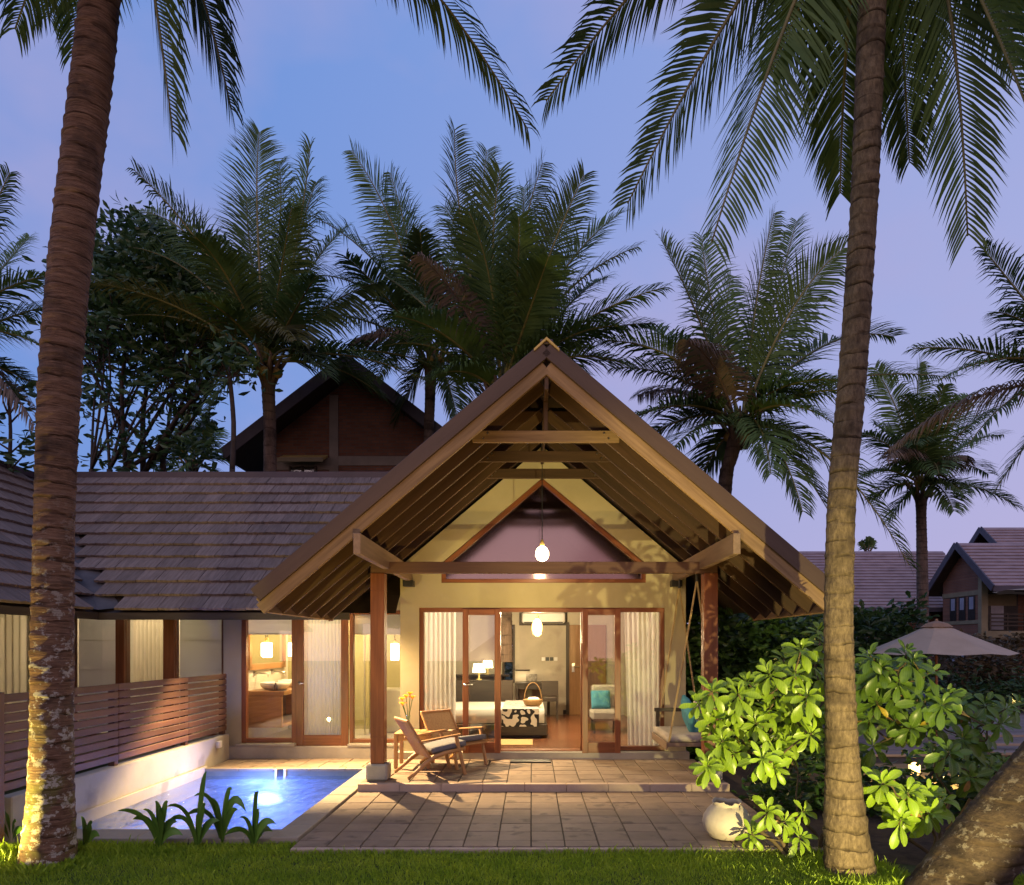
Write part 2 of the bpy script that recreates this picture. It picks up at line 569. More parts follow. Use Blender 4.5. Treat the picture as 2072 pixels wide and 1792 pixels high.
mb.add([(PX0, PY0, WZ), (PX1, PY0, WZ), (PX1, PY1, WZ), (PX0, PY1, WZ)], [(0, 1, 2, 3)])
mb.build('pool_water', waterm(), kind='structure')
# coping: right, back, front and left stones
cp = MB(); cp.box(PX1 + .01, -2.095, PY0 - .4, 10.11, -.3, -.03)
cp = cp.build('pool_coping', M_joint, kind='structure')
def cstone(x0, x1, y0, y1, z=CZ, th=.06, m_=None):
    mobj('coping_stone', cbox(x1 - x0 - .006, y1 - y0 - .006, th, .006, m_ or M_coping), None, cp,
         Matrix.Translation(((x0 + x1) / 2, (y0 + y1) / 2, z - th / 2 + rnd.uniform(-.001, .001))))
yy = 6.43
while yy < 10.02:
    y2 = min(yy + .46, 10.12)
    cstone(PX1, -2.10, yy, y2)
    yy = y2
xx = PX0
while xx < PX1 - .01:
    x2 = min(xx + .5, PX1)
    cstone(xx, x2, PY1, 10.12)
    cstone(xx, x2, PY0 - .34, PY0, -.005)
    xx = x2
fr = MB(); fr.box(PX0 - .1, PX1 + .26, PY0 - .36, PY0 - .02, -.6, -.067)
fr.build('pool_front_wall', surf('dark_stone_wall', (.07, .045, .045), (.13, .09, .085), scale=4, rough=.85, bump=.3), kind='structure')
# skimmer mouth on the back wall of the pool
t_ = thing('pool_skimmer', (-3.52, PY1, -.05), 'small white square skimmer mouth in the back wall of the pool', 'skimmer')
sx0 = P(557, 1560, PY1).x; sx1 = P(579, 1560, PY1).x
block('jamb', sx0, sx0 + .03, PY1 - .03, PY1 - .002, -.115, CZ - .005, M_white, t_)
block('jamb', sx1 - .03, sx1, PY1 - .03, PY1 - .002, -.115, CZ - .005, M_white, t_)
block('opening', sx0 + .03, sx1 - .03, PY1 - .012, PY1 - .002, -.10, CZ - .01, M_black, t_)
# underwater lamp; a widened, fading lens paints its glow in the water
def lens_glow_m():
    m = emis('pool_lamp_glow', (.55, .64, 1.0), 10)
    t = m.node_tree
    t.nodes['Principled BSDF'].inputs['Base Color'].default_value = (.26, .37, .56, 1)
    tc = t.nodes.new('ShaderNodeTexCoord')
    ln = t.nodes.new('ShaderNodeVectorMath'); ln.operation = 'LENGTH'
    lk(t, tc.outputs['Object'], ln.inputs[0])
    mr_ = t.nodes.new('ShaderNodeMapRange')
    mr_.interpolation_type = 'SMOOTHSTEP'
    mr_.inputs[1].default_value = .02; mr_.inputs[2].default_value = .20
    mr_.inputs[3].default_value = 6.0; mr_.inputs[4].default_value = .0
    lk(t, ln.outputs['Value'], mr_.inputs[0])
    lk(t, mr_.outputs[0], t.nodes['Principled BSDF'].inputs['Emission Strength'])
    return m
t_ = thing('pool_lamp', (-3.73, PY1, -.40), 'underwater lamp in the back wall of the pool, widened into its oval water glow', 'pool lamp')
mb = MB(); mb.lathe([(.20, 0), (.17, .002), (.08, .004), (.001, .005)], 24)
mb.build('lens', lens_glow_m(), t_, smooth=False, M=Matrix.Translation((-3.73, PY1 - .002, -.40)) @ Matrix.Rotation(R(90), 4, 'X') @ Matrix.Diagonal((1.45, .62, 1, 1)))

def lamp(name, typ, loc, energy, color, size=.05, parent=None, rot=None, **k):
    ld = bpy.data.lights.new(name, typ)
    o = bpy.data.objects.new(name, ld)
    ld.energy = energy
    ld.color = color
    if typ in ('POINT', 'SPOT'):
        ld.shadow_soft_size = size
    for a, b in k.items():
        setattr(ld, a, b)
    M = Matrix.Translation(Vector(loc))
    if rot is not None:
        M = M @ rot
    place(o, M, parent)
    return o
def aim(d):
    return Vector(d).to_track_quat('-Z', 'Y').to_matrix().to_4x4()
lamp('pool_light', 'POINT', (-3.73, PY1 - .42, -.32), 80, (.24, .33, 1.0), .08, t_)

# ------------------------------------------------------------------ villa
XC = .153
SL = .8466
RZ = 4.859
CS, SN = 1 / math.hypot(1, SL), SL / math.hypot(1, SL)
YF, YW = 10.5, 11.03          # main front, wing front
def zr(x): return RZ - SL * abs(x - XC)
villa = thing('villa', (XC, YF, 0), 'single storey villa with steep timber porch gable, shingled wing and glass doors', 'house')

# walls of the main room
mb = MB()
dx0, dx1, dzb, dzt = -1.653, 1.951, .198, 2.30
wx0, wx1, wzb, wzs, wza = -1.327, 1.675, 2.664, 2.955, 4.208
wl, wr = -1.93, 2.26
zin = lambda x: zr(x) - .19
for poly in ([(wl, .085), (dx0, .085), (dx0, wzb), (wl, wzb)],
             [(dx1, .085), (wr, .085), (wr, wzb), (dx1, wzb)],
             [(dx0, dzt), (dx1, dzt), (dx1, wzb), (dx0, wzb)],
             [(wl, wzb), (wx0, wzb), (wx0, wzs), (XC, wza), (XC, zin(XC)), (wl, zin(wl))],
             [(wx1, wzb), (wr, wzb), (wr, zin(wr)), (XC, zin(XC)), (XC, wza), (wx1, wzs)]):
    mb.prism_y(poly, YF, YF + .2)
mb.build('wall', M_plaster, villa)
for a_, b2_ in ((wr - .2, wr - .002), (wl + .002, wl + .12)):
    mb = MB(); mb.box(a_, b2_, YF + .2, 16.2, .0, 2.55); mb.build('side_wall', M_plaster, villa)
# back wall of the bedroom with its window hole
bw0, bw1, bwb, bwt = -.66, -.376, .91, 2.21
mb = MB()
YB = 16.0
for a, b, c, d in ((wl + .1, bw0, .1, 2.62), (bw1, wr - .19, .1, 2.62), (bw0, bw1, .1, bwb), (bw0, bw1, bwt, 2.62)):
    mb.box(a, b, YB, YB + .15, c, d)
mb.build('room_wall', M_inner, villa)
mb = MB(); mb.box(wl + .122, wr - .202, YF + .2, YB, 2.60, 2.66)
mb.build('ceiling', M_ceil, villa)
for a_ in (wl + .122, wr - .205):
    mb = MB(); mb.box(a_, a_ + .003, YF + .2, YB, .2, 2.6); mb.build('room_lining', M_inner, villa)
# floor boards
mb = MB(); mb.box(wl + .12, wr - .2, YF + .18, YB + .1, -.04, .175)
flo = mb.build('room_floor', M_joint, kind='structure')
yq = YF + .2
while yq < YB - .05:
    mobj('floor_board', cbox(wr - wl - .33, .146, .02, .001, M_floorwood), None, flo, Matrix.Translation(((wl + wr) / 2 - .04, yq + .073, .19)))
    yq += .15
block('skirting', .7, 1.1, YB - .02, YB - .001, .20, .30, M_dark, villa)
# plinth under the doors
block('plinth', -1.97, 2.30, YF - .07, YF + .2, -.05, .192, M_plinth, villa, b=.008)
# gable window: frame members and one pane
gw = MB(); gw.prism_y([(wx0 + .02, wzb + .02), (wx1 - .02, wzb + .02), (wx1 - .02, wzs - .01), (XC, wza - .03), (wx0 + .02, wzs - .01)], YF + .085, YF + .095)
gwo = gw.build('gable_window', M_gable_glass, villa)
gy = YF + .07
beam('frame', (wx0, gy, wzb + .03), (wx1, gy, wzb + .03), .11, .06, M_teak, gwo)
for s, xe in ((-1, wx0), (1, wx1)):
    beam('frame', (xe - s * .03, gy, wzb + .06), (xe - s * .03, gy, wzs - .02), .06, .10, M_teak, gwo, up=(0, 1, 0))
    beam('frame', (xe - s * .01, gy, wzs - .045), (XC, gy, wza - .045), .10, .065, M_teak, gwo)

# door set
fy = YF + .09
ds = MB(); ds.box(dx0, dx1, fy - .06, fy + .06, dzt - .062, dzt - .002)
dfr = ds.build('door_frame', M_teak, villa)
block('jamb', dx0 + .002, dx0 + .06, fy - .058, fy + .058, dzb, dzt - .062, M_teak, dfr)
block('jamb', dx1 - .06, dx1 - .002, fy - .058, fy + .058, dzb, dzt - .062, M_teak, dfr)
ox0, ox1 = P(1013, 0, YF).x, P(1176, 0, YF).x
for a in (ox0 - .06, ox1):
    block('jamb', a, a + .06, fy - .058, fy + .058, dzb, dzt - .062, M_teak, dfr)
block('sill', dx0, ox0, fy - .055, fy + .055, dzb, dzb + .06, M_teak, dfr)
block('sill', ox1, dx1, fy - .055, fy + .055, dzb, dzb + .06, M_teak, dfr)
block('threshold', ox0, ox1, fy - .09, fy + .12, dzb - .01, dzb + .008, M_teak, dfr)
for a, b in ((dx0 + .06, ox0 - .06), (ox1 + .06, dx1 - .06)):
    mb = MB(); mb.box(a, b, fy - .004, fy + .004, dzb + .06, dzt - .062)
    mb.build('sidelight', M_glass, villa)
def leaf_door(x0, x1, y0, z0, z1, parent, stile=.085, top=.085, bot=.16, hand=None, th=.045, mat=M_teak, lab=None):
    """a glazed leaf in the XZ plane: stiles, rails, pane, handle"""
    m_ = MB(); m_.box(x0 + stile, x1 - stile, y0 + th / 2 - .003, y0 + th / 2 + .003, z0 + bot, z1 - top)
    d = m_.build('door', M_glass, parent)
    block('stile', x0, x0 + stile, y0, y0 + th, z0, z1, mat, d)
    block('stile', x1 - stile, x1, y0, y0 + th, z0, z1, mat, d)
    block('rail', x0 + stile, x1 - stile, y0 + .002, y0 + th - .002, z0 + .002, z0 + bot, mat, d)
    block('rail', x0 + stile, x1 - stile, y0 + .002, y0 + th - .002, z1 - top, z1 - .002, mat, d)
    if hand is not None:
        hx = x0 + stile / 2 if hand < 0 else x1 - stile / 2
        h = MB()
        h.lathe([(.024, 0), (.024, .012)], 12)
        h.v = [(hx + x, y0 - z, z0 + 1.0 + y) for x, y, z in h.v]
        s_ = -hand
        h.tube([(hx, y0 - .01, z0 + 1.0), (hx, y0 - .05, z0 + 1.0), (hx + s_ * .02, y0 - .055, z0 + 1.0), (hx + s_ * .11, y0 - .055, z0 + 1.0)], .009, 8)
        h.build('handle', M_steel, d, smooth=True)
    return d
# the two outer leaves are folded back flat over the sidelights
leaf_door(P(937, 0, YF).x, ox0 + .0, YF - .075, .175, 2.275, villa, hand=-1)
leaf_door(ox1 + .01, P(1252, 0, YF).x + .02, YF - .075, .175, 2.275, villa, hand=None)

# ---- wing front
def wing_bay(x0, x1, zb, zt, y=YW, fw=.07, pane=True):
    m_ = MB(); m_.box(x0 + fw, x1 - fw, y + .045, y + .053, zb + fw, zt - fw)
    wn = m_.build('window', M_glass, villa)
    block('frame', x0, x0 + fw, y, y + .10, zb, zt, M_teak, wn)
    block('frame', x1 - fw, x1, y, y + .10, zb, zt, M_teak, wn)
    block('frame', x0 + fw, x1 - fw, y + .002, y + .098, zb + .002, zb + fw, M_teak, wn)
    block('frame', x0 + fw, x1 - fw, y + .002, y + .098, zt - fw, zt - .002, M_teak, wn)
    return wn
WT = 2.285
bx = lambda x: P(x, 0, YW).x
wing_bay(bx(488.6), bx(599), .242, WT)
leaf_door(bx(600), bx(705), YW - .02, .165, WT - .05, villa, stile=.11, top=.09, bot=.20, hand=-1, th=.05)
block('door_post', bx(597), bx(601), YW - .0, YW + .1, .17, WT, M_teak, villa)
wing_bay(bx(707), bx(812) - .05 + .25, .242, WT, fw=.06)
block('plinth', -4.80, -2.0, YW - .10, YW + .2, -.06, .20, M_plinth, villa, b=.008)
block('sill', bx(488) - .05, bx(601), YW - .11, YW - .002, .20, .238, M_plinth, villa)
block('sill', bx(706), -2.0, YW - .11, YW - .002, .20, .238, M_plinth, villa)
mb = MB()
mb.box(bx(450), bx(488.6) - .003, YW, YW + .2, -.05, 3.0)
mb.box(-7.4, -1.93, YW, YW + .2, WT + .002, 3.0)
mb.box(-7.4, bx(450), YW + .005, YW + .2, -.05, .35)
mb.box(-1.95, -1.932, YF + .2, 13.6, 0, 2.9)
mb.build('wing_wall', M_plaster, villa)
# bay of blinds and curtains behind the fence
for a, b in ((147, 238), (254, 334), (354, 450)):
    wing_bay(bx(a) - .02, bx(b) + .02, .35, WT, fw=.035)
for a, b in ((237, 255), (333, 355)):
    block('mullion', bx(a), bx(b), YW - .05, YW + .12, .2, WT, M_teak, villa)
block('mullion', bx(147) - .14, bx(147) - .02, YW - .05, YW + .12, .2, WT, M_teak, villa)

# ---- porch: posts, bases, plates, cross beam
for px_ in (-1.90, 2.205):
    po = block('post', px_ - .085, px_ + .085, 8.795, 8.965, .29, 2.637, M_teak, villa, b=.006)
    mobj('post_base', cbox(.265, .265, .205, .022, M_concrete), None, po, Matrix.Translation((px_, 8.88, .188)))
    for zz in (.62, 2.42):
        mobj('band', cbox(.174, .174, .010, .002, M_teak), None, po, Matrix.Translation((px_, 8.88, zz)))
for px_ in (-1.79, 2.10):
    beam('plate', (px_, 7.32, 2.79), (px_, 10.52, 2.79), .075, .215, M_plate, villa)
beam('cross_beam', (-1.985, 8.87, 2.708), (2.29, 8.87, 2.708), .125, .138, M_beam, villa)
for px_ in (-1.79, 2.10):
    block('corbel', px_ - .075, px_ + .075, 10.33, 10.495, 2.60, 2.69, M_black, villa)

# ---- porch roof
rf = MB()
Y0, Y1 = 7.37, 16.6
HW = 2.98
prof = [(XC - HW, RZ - SL * HW), (XC, RZ), (XC + HW, RZ - SL * HW)]
TH = .13
pl = prof + [(XC + HW - .03, RZ - SL * HW - TH + .02), (XC, RZ - TH), (XC - HW + .03, RZ - SL * HW - TH + .02)]
rf.prism_y(pl, Y0 + .03, Y1)
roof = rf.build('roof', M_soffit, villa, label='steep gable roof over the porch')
cs = MB()      # shingle courses on top (cannot be seen one by one from the ground)
for s in (-1, 1):
    for i in range(11):
        a0, a1 = i * .335, (i + 1) * .335 + .05
        q = lambda a, h: (XC + s * (HW - a * CS) + s * h * SN, RZ - SL * HW + a * SN + h * CS)
        cs.prism_y([q(a0, .01), q(a0, .045), q(min(a1, 3.9), .014), q(min(a1, 3.9), .005)][::s], Y0 + .05, Y1)
cs.build('shingles', M_tile, roof, kind='stuff')
def slope_beam(name, s, y, top, dep, thick, mat, parent, a0=0.0, a1=None, b=.004):
    """board lying in the plane of slope s at depth y; top = vertical distance below the roof surface"""
    a1 = HW if a1 is None else a1
    xa, xb = XC + s * a1, XC + s * a0
    z = lambda x: zr(x) - top - dep / 2 / CS
    return beam(name, (xa, y, z(xa)), (xb, y, z(xb)), thick, dep, mat, parent, b=b)
for s in (-1, 1):
    slope_beam('fascia', s, Y0 + .005, -.05, .155, .035, M_fascia, roof, a0=.0, a1=HW + .02)
    slope_beam('bargeboard', s, Y0 + .045, .15, .125, .05, M_barge, villa, a0=.004, a1=HW - .02)
    for i in range(1, 6):
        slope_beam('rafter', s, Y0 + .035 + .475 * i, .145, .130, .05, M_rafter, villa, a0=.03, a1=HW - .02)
    # eave board behind the rafter tails
    xe = XC + s * (HW - .03)
    beam('eave_board', (xe, Y0 + .07, zr(xe) - .20), (xe, 9.85, zr(xe) - .20), .02, .20, M_barge, villa, up=(s * SN, 0, CS))
for (yc, zc_) in ((7.80, 4.02), (8.62, 4.02), (9.48, 4.02)):
    ct = beam('collar_tie', (XC - .80, yc, zc_), (XC + .80, yc, zc_), .045, .128, M_barge if yc < 8 else M_rafter, villa)
    for s in (-1, 1):
        for dz in (-.025, .03):
            m_ = MB(); m_.lathe([(.012, 0), (.010, .012)], 8)
            m_.build('bolt', M_steel, ct, M=Matrix.Translation((XC + s * (.66 - dz * .9), yc - .022, zc_ + dz)) @ Matrix.Rotation(R(90), 4, 'X'))
beam('ridge_board', (XC, 7.42, 4.50), (XC, 10.5, 4.50), .045, .20, M_rafter, villa)
beam('king_post', (XC, 7.80, 4.08), (XC, 7.80, 4.42), .05, .05, M_rafter, villa, up=(0, 1, 0))
beam('ridge_cap', (XC, Y0 - .0, RZ + .018), (XC, Y1, RZ + .018), .13, .05, M_ridge, roof)
m_ = MB()
m_.prism_y([(XC - .13, RZ - .09), (XC - .13, RZ - .065), (XC, RZ + .055), (XC + .13, RZ - .065), (XC + .13, RZ - .09), (XC, RZ + .028)], Y0 - .03, Y0 + .12)
m_.build('cap_plate', M_brass, roof)

# ---- wing roof with its shingles, one object each (fits between the valley on the left and the porch roof)
EY, EZ = 10.15, 2.244
RY = EY + (4.87 - EZ) / SL
VXL, VXR = -6.14, -2.936
D = RY - EY
wr_ = MB()
wr_.add([(VXL, EY, EZ - .05), (VXR + .05, EY, EZ - .05), (VXR + D, RY, 4.82), (VXL - D, RY, 4.82)], [(0, 1, 2, 3)])
wr_.add([(VXL - D, RY, 4.82), (VXR + D, RY, 4.82), (VXR + D, RY + 3, 2.3), (VXL - D, RY + 3, 2.3)], [(0, 1, 2, 3)])
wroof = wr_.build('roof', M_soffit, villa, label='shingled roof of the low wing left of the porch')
TL, TW, EX = .40, .31, D / CS / 12
tiles = []
for v in range(4):
    q = MB()
    w2 = TW / 2 - .004
    jag = [rnd.uniform(-.006, .006) for _ in range(7)]
    top, bot = [], []
    n = 6
    vs = []
    for i in range(n + 1):
        x = -w2 + 2 * w2 * i / n
        hh = .041 + .004 * math.sin(i * 2.1 + v) + rnd.uniform(-.002, .002)
        vs += [(x, jag[i], hh * .1), (x, jag[i], hh), (x, TL, .012)]
    fs = []
    for i in range(n):
        a = i * 3
        fs += [(a, a + 3, a + 4, a + 1), (a + 1, a + 4, a + 5, a + 2)]
    fs += [(0, 1, 2), (n * 3, n * 3 + 2, n * 3 + 1)]
    q.add(vs, fs)
    tiles.append(q.mesh('shake', [M_tile]))
def tile_roof(parent, origin, ux, uv, un, x_lo, x_hi, rows, jit=1):
    """ux along the eave, uv up the slope, un outward; x_lo/x_hi(s) limits on the eave axis"""
    B = Matrix((ux, uv, un)).transposed().to_4x4()
    B.translation = origin
    for r in range(rows):
        s = r * EX
        off = (r % 2) * TW / 2 + rnd.uniform(-.03, .03)
        a, b = x_lo(s), x_hi(s)
        k = math.floor((a - off) / TW)
        while k * TW + off < b:
            xc_ = k * TW + off + TW / 2
            if xc_ > a - TW * .15 and xc_ < b + TW * .3:
                tilt = Matrix.Rotation(-.046 + rnd.uniform(-.007, .007), 4, 'X')
                Mx = B @ Matrix.Translation((xc_, s + rnd.uniform(-.006, .006), .022)) @ Matrix.Rotation(rnd.uniform(-.012, .012), 4, 'Z') @ Matrix.Rotation(rnd.uniform(-.012, .012), 4, 'Y') @ tilt
                mobj('shingle', tiles[rnd.randrange(4)], None, parent, Mx)
            k += 1
tile_roof(wroof, Vector((0, EY - .02, EZ - .02)), Vector((1, 0, 0)), Vector((0, CS, SN)), Vector((0, -SN, CS)),
          lambda s: VXL - s * CS + .15 - .02 * s, lambda s: min(VXR + s * CS, VXR + 1.9), 12)
beam('ridge_cap', (VXL - D - .1, RY, 4.885), (VXR + D, RY, 4.885), .16, .12, M_ridge, wroof)
block('eave_fascia', VXL - .03, VXR + .35, EY - .005, EY + .02, EZ - .135, EZ - .03, M_dark, wroof)
mb = MB(); mb.add([(VXL, EY + .03, EZ - .04), (VXR + 1, EY + .03, EZ - .04), (VXR + 1, YW + .02, EZ - .04 + SL * .85), (VXL - 1, YW + .02, EZ - .04 + SL * .85)], [(0, 1, 2, 3)])
mb.build('soffit', M_soffit, wroof)
# roof of the left wing, running towards the camera
YN = 2.0
lw = MB()
lw.add([(VXL, YN, EZ - .05), (VXL, EY, EZ - .05), (VXL - D, RY, 4.82), (VXL - D, YN, 4.82)], [(0, 1, 2, 3)])
lroof = lw.build('roof', M_soffit, villa, label='shingled roof of the left wing')
tile_roof(lroof, Vector((VXL + .02, 0, EZ - .02)), Vector((0, 1, 0)), Vector((-CS, 0, SN)), Vector((SN, 0, CS)),
          lambda s: 7.35 + s * .25, lambda s: EY + s * CS - .17 + .02 * s, 12)
beam('ridge_cap', (VXL - D, YN, 4.885), (VXL - D, RY + .05, 4.885), .16, .12, M_ridge, lroof)
block('eave_fascia', VXL - .02, VXL + .005, YN, EY - .02, EZ - .135, EZ - .03, M_dark, lroof)
mb = MB(); mb.add([(VXL, YN, EZ - .13), (VXL, EY, EZ - .13), (VXL - 1, EY + 1, EZ - .03), (VXL - 1, YN, EZ - .03)], [(0, 1, 2, 3)])
mb.build('soffit', M_soffit, lroof)
# lead flashing in the valley
fl = MB()
pa, pb = Vector((VXL + .02, EY - .05, EZ - .01)), Vector((VXL - D, RY, 4.86))
n_ = 10
vs = []
for i in range(n_ + 1):
    p_ = pa.lerp(pb, i / n_)
    wd = .26 - .12 * i / n_
    vs += [p_ + Vector((-wd * .6, -wd * .9, .055)), p_ + Vector((0, 0, .015)), p_ + Vector((wd * .9, wd * .6, .055))]
fl.add(vs, [(i * 3 + j, i * 3 + j + 1, i * 3 + j + 4, i * 3 + j + 3) for i in range(n_) for j in range(2)])
fl.build('valley_flashing', M_metal, wroof)
# wall of the left wing with its window
LX = -7.10
mb = MB(); mb.box(LX - .2, LX, YN, 8.95, -.05, 2.4); mb.box(LX - .2, LX, 10.35, YW + .1, -.05, 2.4); mb.box(LX - .2, LX, 8.95, 10.35, 2.25, 2.4); mb.box(LX - .2, LX, 8.95, 10.35, -.05, .3)
mb.build('left_wing_wall', M_plaster, villa)
mb = MB(); mb.box(LX - .08, LX - .072, 8.98, 10.32, .3, 2.25)
lwn = mb.build('window', M_glass, villa)
block('frame', LX - .12, LX - .02, 8.95, 9.01, .3, 2.25, M_teak, lwn)
block('frame', LX - .12, LX - .02, 10.29, 10.35, .3, 2.25, M_teak, lwn)

# ---- bathroom inside the wing
mb = MB()
mb.box(-4.62, -1.95, YW + .2, 13.6, .10, .17)
bfl = mb.build('bathroom_floor', surf('pale_floor_tile', (.50, .46, .38), (.58, .53, .45), scale=3, rough=.3, bump=.03), kind='structure')
mb = MB()
mb.box(-4.70, -4.60, YW + .2, 13.6, .17, 2.9)
mb.build('bathroom_wall', M_inner_pale, villa)
mb = MB()
mb.box(-4.6, -1.95, 13.5, 13.6, .17, 2.9)
mb.build('bathroom_back_wall', M_olive, villa)
mb = MB(); mb.box(-7.3, -1.95, YW + .2, 13.6, 2.86, 2.92)
mb.build('bathroom_ceiling', M_ceil, villa)
mb = MB(); mb.box(-7.4, -4.7, 13.0, 13.1, .0, 2.9); mb.box(-7.4, -7.3, YW + .2, 13.1, .0, 2.9)
mb.build('dressing_room_wall', M_inner_pale, villa)
mb = MB()
mb.prism_y([(wl, 2.56), (wr, 2.56), (wr, zin(wr)), (XC, zin(XC)), (wl, zin(wl))], 16.25, 16.4)
mb.build('back_gable', M_soffit, villa)  # dark boards put the attic's shade into the wall colour

# ------------------------------------------------------------------ curtains and blinds
def curtain(name, x0, x1, z0, z1, y, mat, label, folds=9, amp=.035, taper=0.0, pinch=0.0, axis='x', lean=0.0):
    q = MB()
    nu, nv = folds * 8, 10
    ph = rnd.uniform(0, 6)
    vs = []
    for j in range(nv + 1):
        v = j / nv
        for i in range(nu + 1):
            u = i / nu
            uu = u
            xa = x0 + pinch * math.sin(math.pi * v) * 0 + lean * (1 - v)
            x = xa + (x1 - xa) * uu
            a = amp * (.75 + .35 * math.sin(u * 5 + ph))
            dy = a * math.sin(u * folds * 2 * math.pi + ph + .35 * math.sin(v * 3 + u * 7)) * (.7 + .3 * (1 - v))
            dx_ = .25 * a * math.sin(u * folds * 4 * math.pi + ph)
            if axis == 'x':
                vs.append((x + dx_, y + dy, z0 + (z1 - z0) * v))
            else:
                vs.append((y + dy, x + dx_, z0 + (z1 - z0) * v))
    q.add(vs, [(j * (nu + 1) + i, j * (nu + 1) + i + 1, (j + 1) * (nu + 1) + i + 1, (j + 1) * (nu + 1) + i) for j in range(nv) for i in range(nu)])
    return q.build(name, mat, None, smooth=True, label=label, cat='curtain')
iy = YF + .30
ix = lambda x: P(x, 0, iy).x
curtain('curtain', ix(853), ix(922), .22, 2.42, iy, M_sheer, 'white sheer curtain inside the left sidelight of the bedroom doors', folds=7)
curtain('curtain', ix(1262), ix(1343), .22, 2.42, iy, M_sheer, 'white sheer curtain inside the right sidelight behind the hanging seat', folds=8, lean=.06)
wy = YW + .19
curtain('curtain', P(617, 0, wy).x, P(694, 0, wy).x, .28, 2.30, YW + .13, M_sheer_dense, 'gathered white curtain behind the glazed bathroom door', folds=11, amp=.016)
curtain('curtain', bx(256) - .02, bx(333) + .02, .3, 2.4, YW + .24, M_cream_curtain, 'cream pleated curtain between the two roller blinds', folds=10, amp=.022)
curtain('curtain', 8.97, 10.33, .25, 2.30, LX - .18, M_cream_curtain, 'cream curtain in the left wing window at the picture edge', folds=10, amp=.028, axis='y')
for a, b, lab in ((149, 236, 'grey roller blind lowered in the window right beside the left palm trunk'),
                  (356, 449, 'grey roller blind lowered in the window nearest the bathroom')):
    t_ = thing('roller_blind', (bx((a + b) / 2), YW + .13, .4), lab, 'blind')
    for k in range(4):
        z1_ = 2.28 - k * .46
        q = MB(); q.box(bx(a), bx(b), YW + .125, YW + .128, z1_ - .455, z1_)
        q.build('panel', M_blind, t_)
        q = MB(); q.box(bx(a), bx(b), YW + .118, YW + .132, z1_ - .462, z1_ - .452)
        q.build('batten', M_white, t_)
t_ = thing('roman_blind', (bx(545), YW + .15, 2.0), 'raised grey blind across the top of the bathroom window', 'blind')
q = MB(); q.box(bx(494), bx(594), YW + .13, YW + .135, 1.93, 2.27); q.build('panel', M_blind, t_)
q = MB(); q.box(bx(494), bx(594), YW + .122, YW + .143, 1.915, 1.932); q.build('batten', M_white, t_)
t_ = thing('roman_blind', (bx(760), YW + .15, 2.0), 'raised grey blind across the top of the narrow bathroom window by the porch', 'blind')
q = MB(); q.box(bx(713), -1.97, YW + .13, YW + .135, 1.93, 2.25); q.build('panel', M_blind, t_)
q = MB(); q.box(bx(713), -1.97, YW + .122, YW + .143, 1.915, 1.932); q.build('batten', M_white, t_)

# ------------------------------------------------------------------ bathroom furniture
M_oak = wood('vanity_oak', (.26, .12, .045), (.38, .19, .075), rough=.4)
M_lampglow = emis('lamp_glow', (1.0, .72, .36), 16)
M_lampcore = emis('lamp_core', (1.0, .80, .48), 60)
vt = thing('vanity', (-4.25, 11.9, .17), 'wooden bathroom vanity with thick counter against the left wall', 'vanity')
block('counter', -4.60, -3.98, 11.50, 13.3, .94, 1.01, M_oak, vt)
block('side_panel', -4.585, -4.02, 11.52, 11.56, .42, .94, M_oak, vt)
block('side_panel', -4.585, -4.02, 13.22, 13.26, .42, .94, M_oak, vt)
block('shelf', -4.585, -4.02, 11.56, 13.22, .42, .47, M_oak, vt)
block('back_panel', -4.585, -4.54, 11.56, 13.22, .47, .94, M_dark, vt)
for k, yb in enumerate((11.95, 12.75)):
    q = MB()
    prof_ = [(.10, 0), (.19, .01), (.235, .06), (.25, .12), (.235, .12), (.215, .06), (.12, .02), (.001, .015)]
    q.lathe(prof_, 24, cap=False)
    q.v = [(x * .95, y * 1.25, z) for x, y, z in q.v]
    q.build('basin', M_white, None, smooth=True, M=Matrix.Translation((-4.28, yb, 1.012)),
            label=('white oval basin on the near end of the vanity', 'white oval basin on the far end of the vanity')[k], cat='basin', group='basins on the vanity')
    t_ = thing('wall_tap', (-4.59, yb, 1.25), ('chrome wall tap above the near basin', 'chrome wall tap above the far basin')[k], 'tap', 'taps above the basins')
    q = MB(); q.tube([(-4.6, yb, 1.28), (-4.47, yb, 1.28), (-4.41, yb, 1.27), (-4.40, yb, 1.22)], .014, 8)
    q.build('spout', M_steel, t_, smooth=True)
    q = MB(); q.lathe([(.035, 0), (.035, .03)], 12)
    q.build('rosette', M_steel, t_, M=Matrix.Translation((-4.60, yb - .10, 1.28)) @ Matrix.Rotation(R(90), 4, 'Y'))
mr = thing('mirror', (-4.59, 12.3, 1.85), 'wood framed mirror on the bathroom wall above the basins', 'mirror')
m_, t__, p__, o__ = newmat('mirror_silver')
p__.inputs['Metallic'].default_value = 1; p__.inputs['Roughness'].default_value = .03; p__.inputs['Base Color'].default_value = (.8, .8, .78, 1)
q = MB(); q.box(-4.598, -4.575, 11.62, 13.2, 1.42, 2.05); q.build('glass', m_, mr)
block('frame', -4.60, -4.555, 11.56, 11.66, 1.34, 2.13, M_oak, mr)
block('frame', -4.60, -4.555, 13.16, 13.26, 1.34, 2.13, M_oak, mr)
block('frame', -4.60, -4.555, 11.66, 13.16, 1.34, 1.44, M_oak, mr)
block('frame', -4.60, -4.555, 11.66, 13.16, 2.03, 2.13, M_oak, mr)
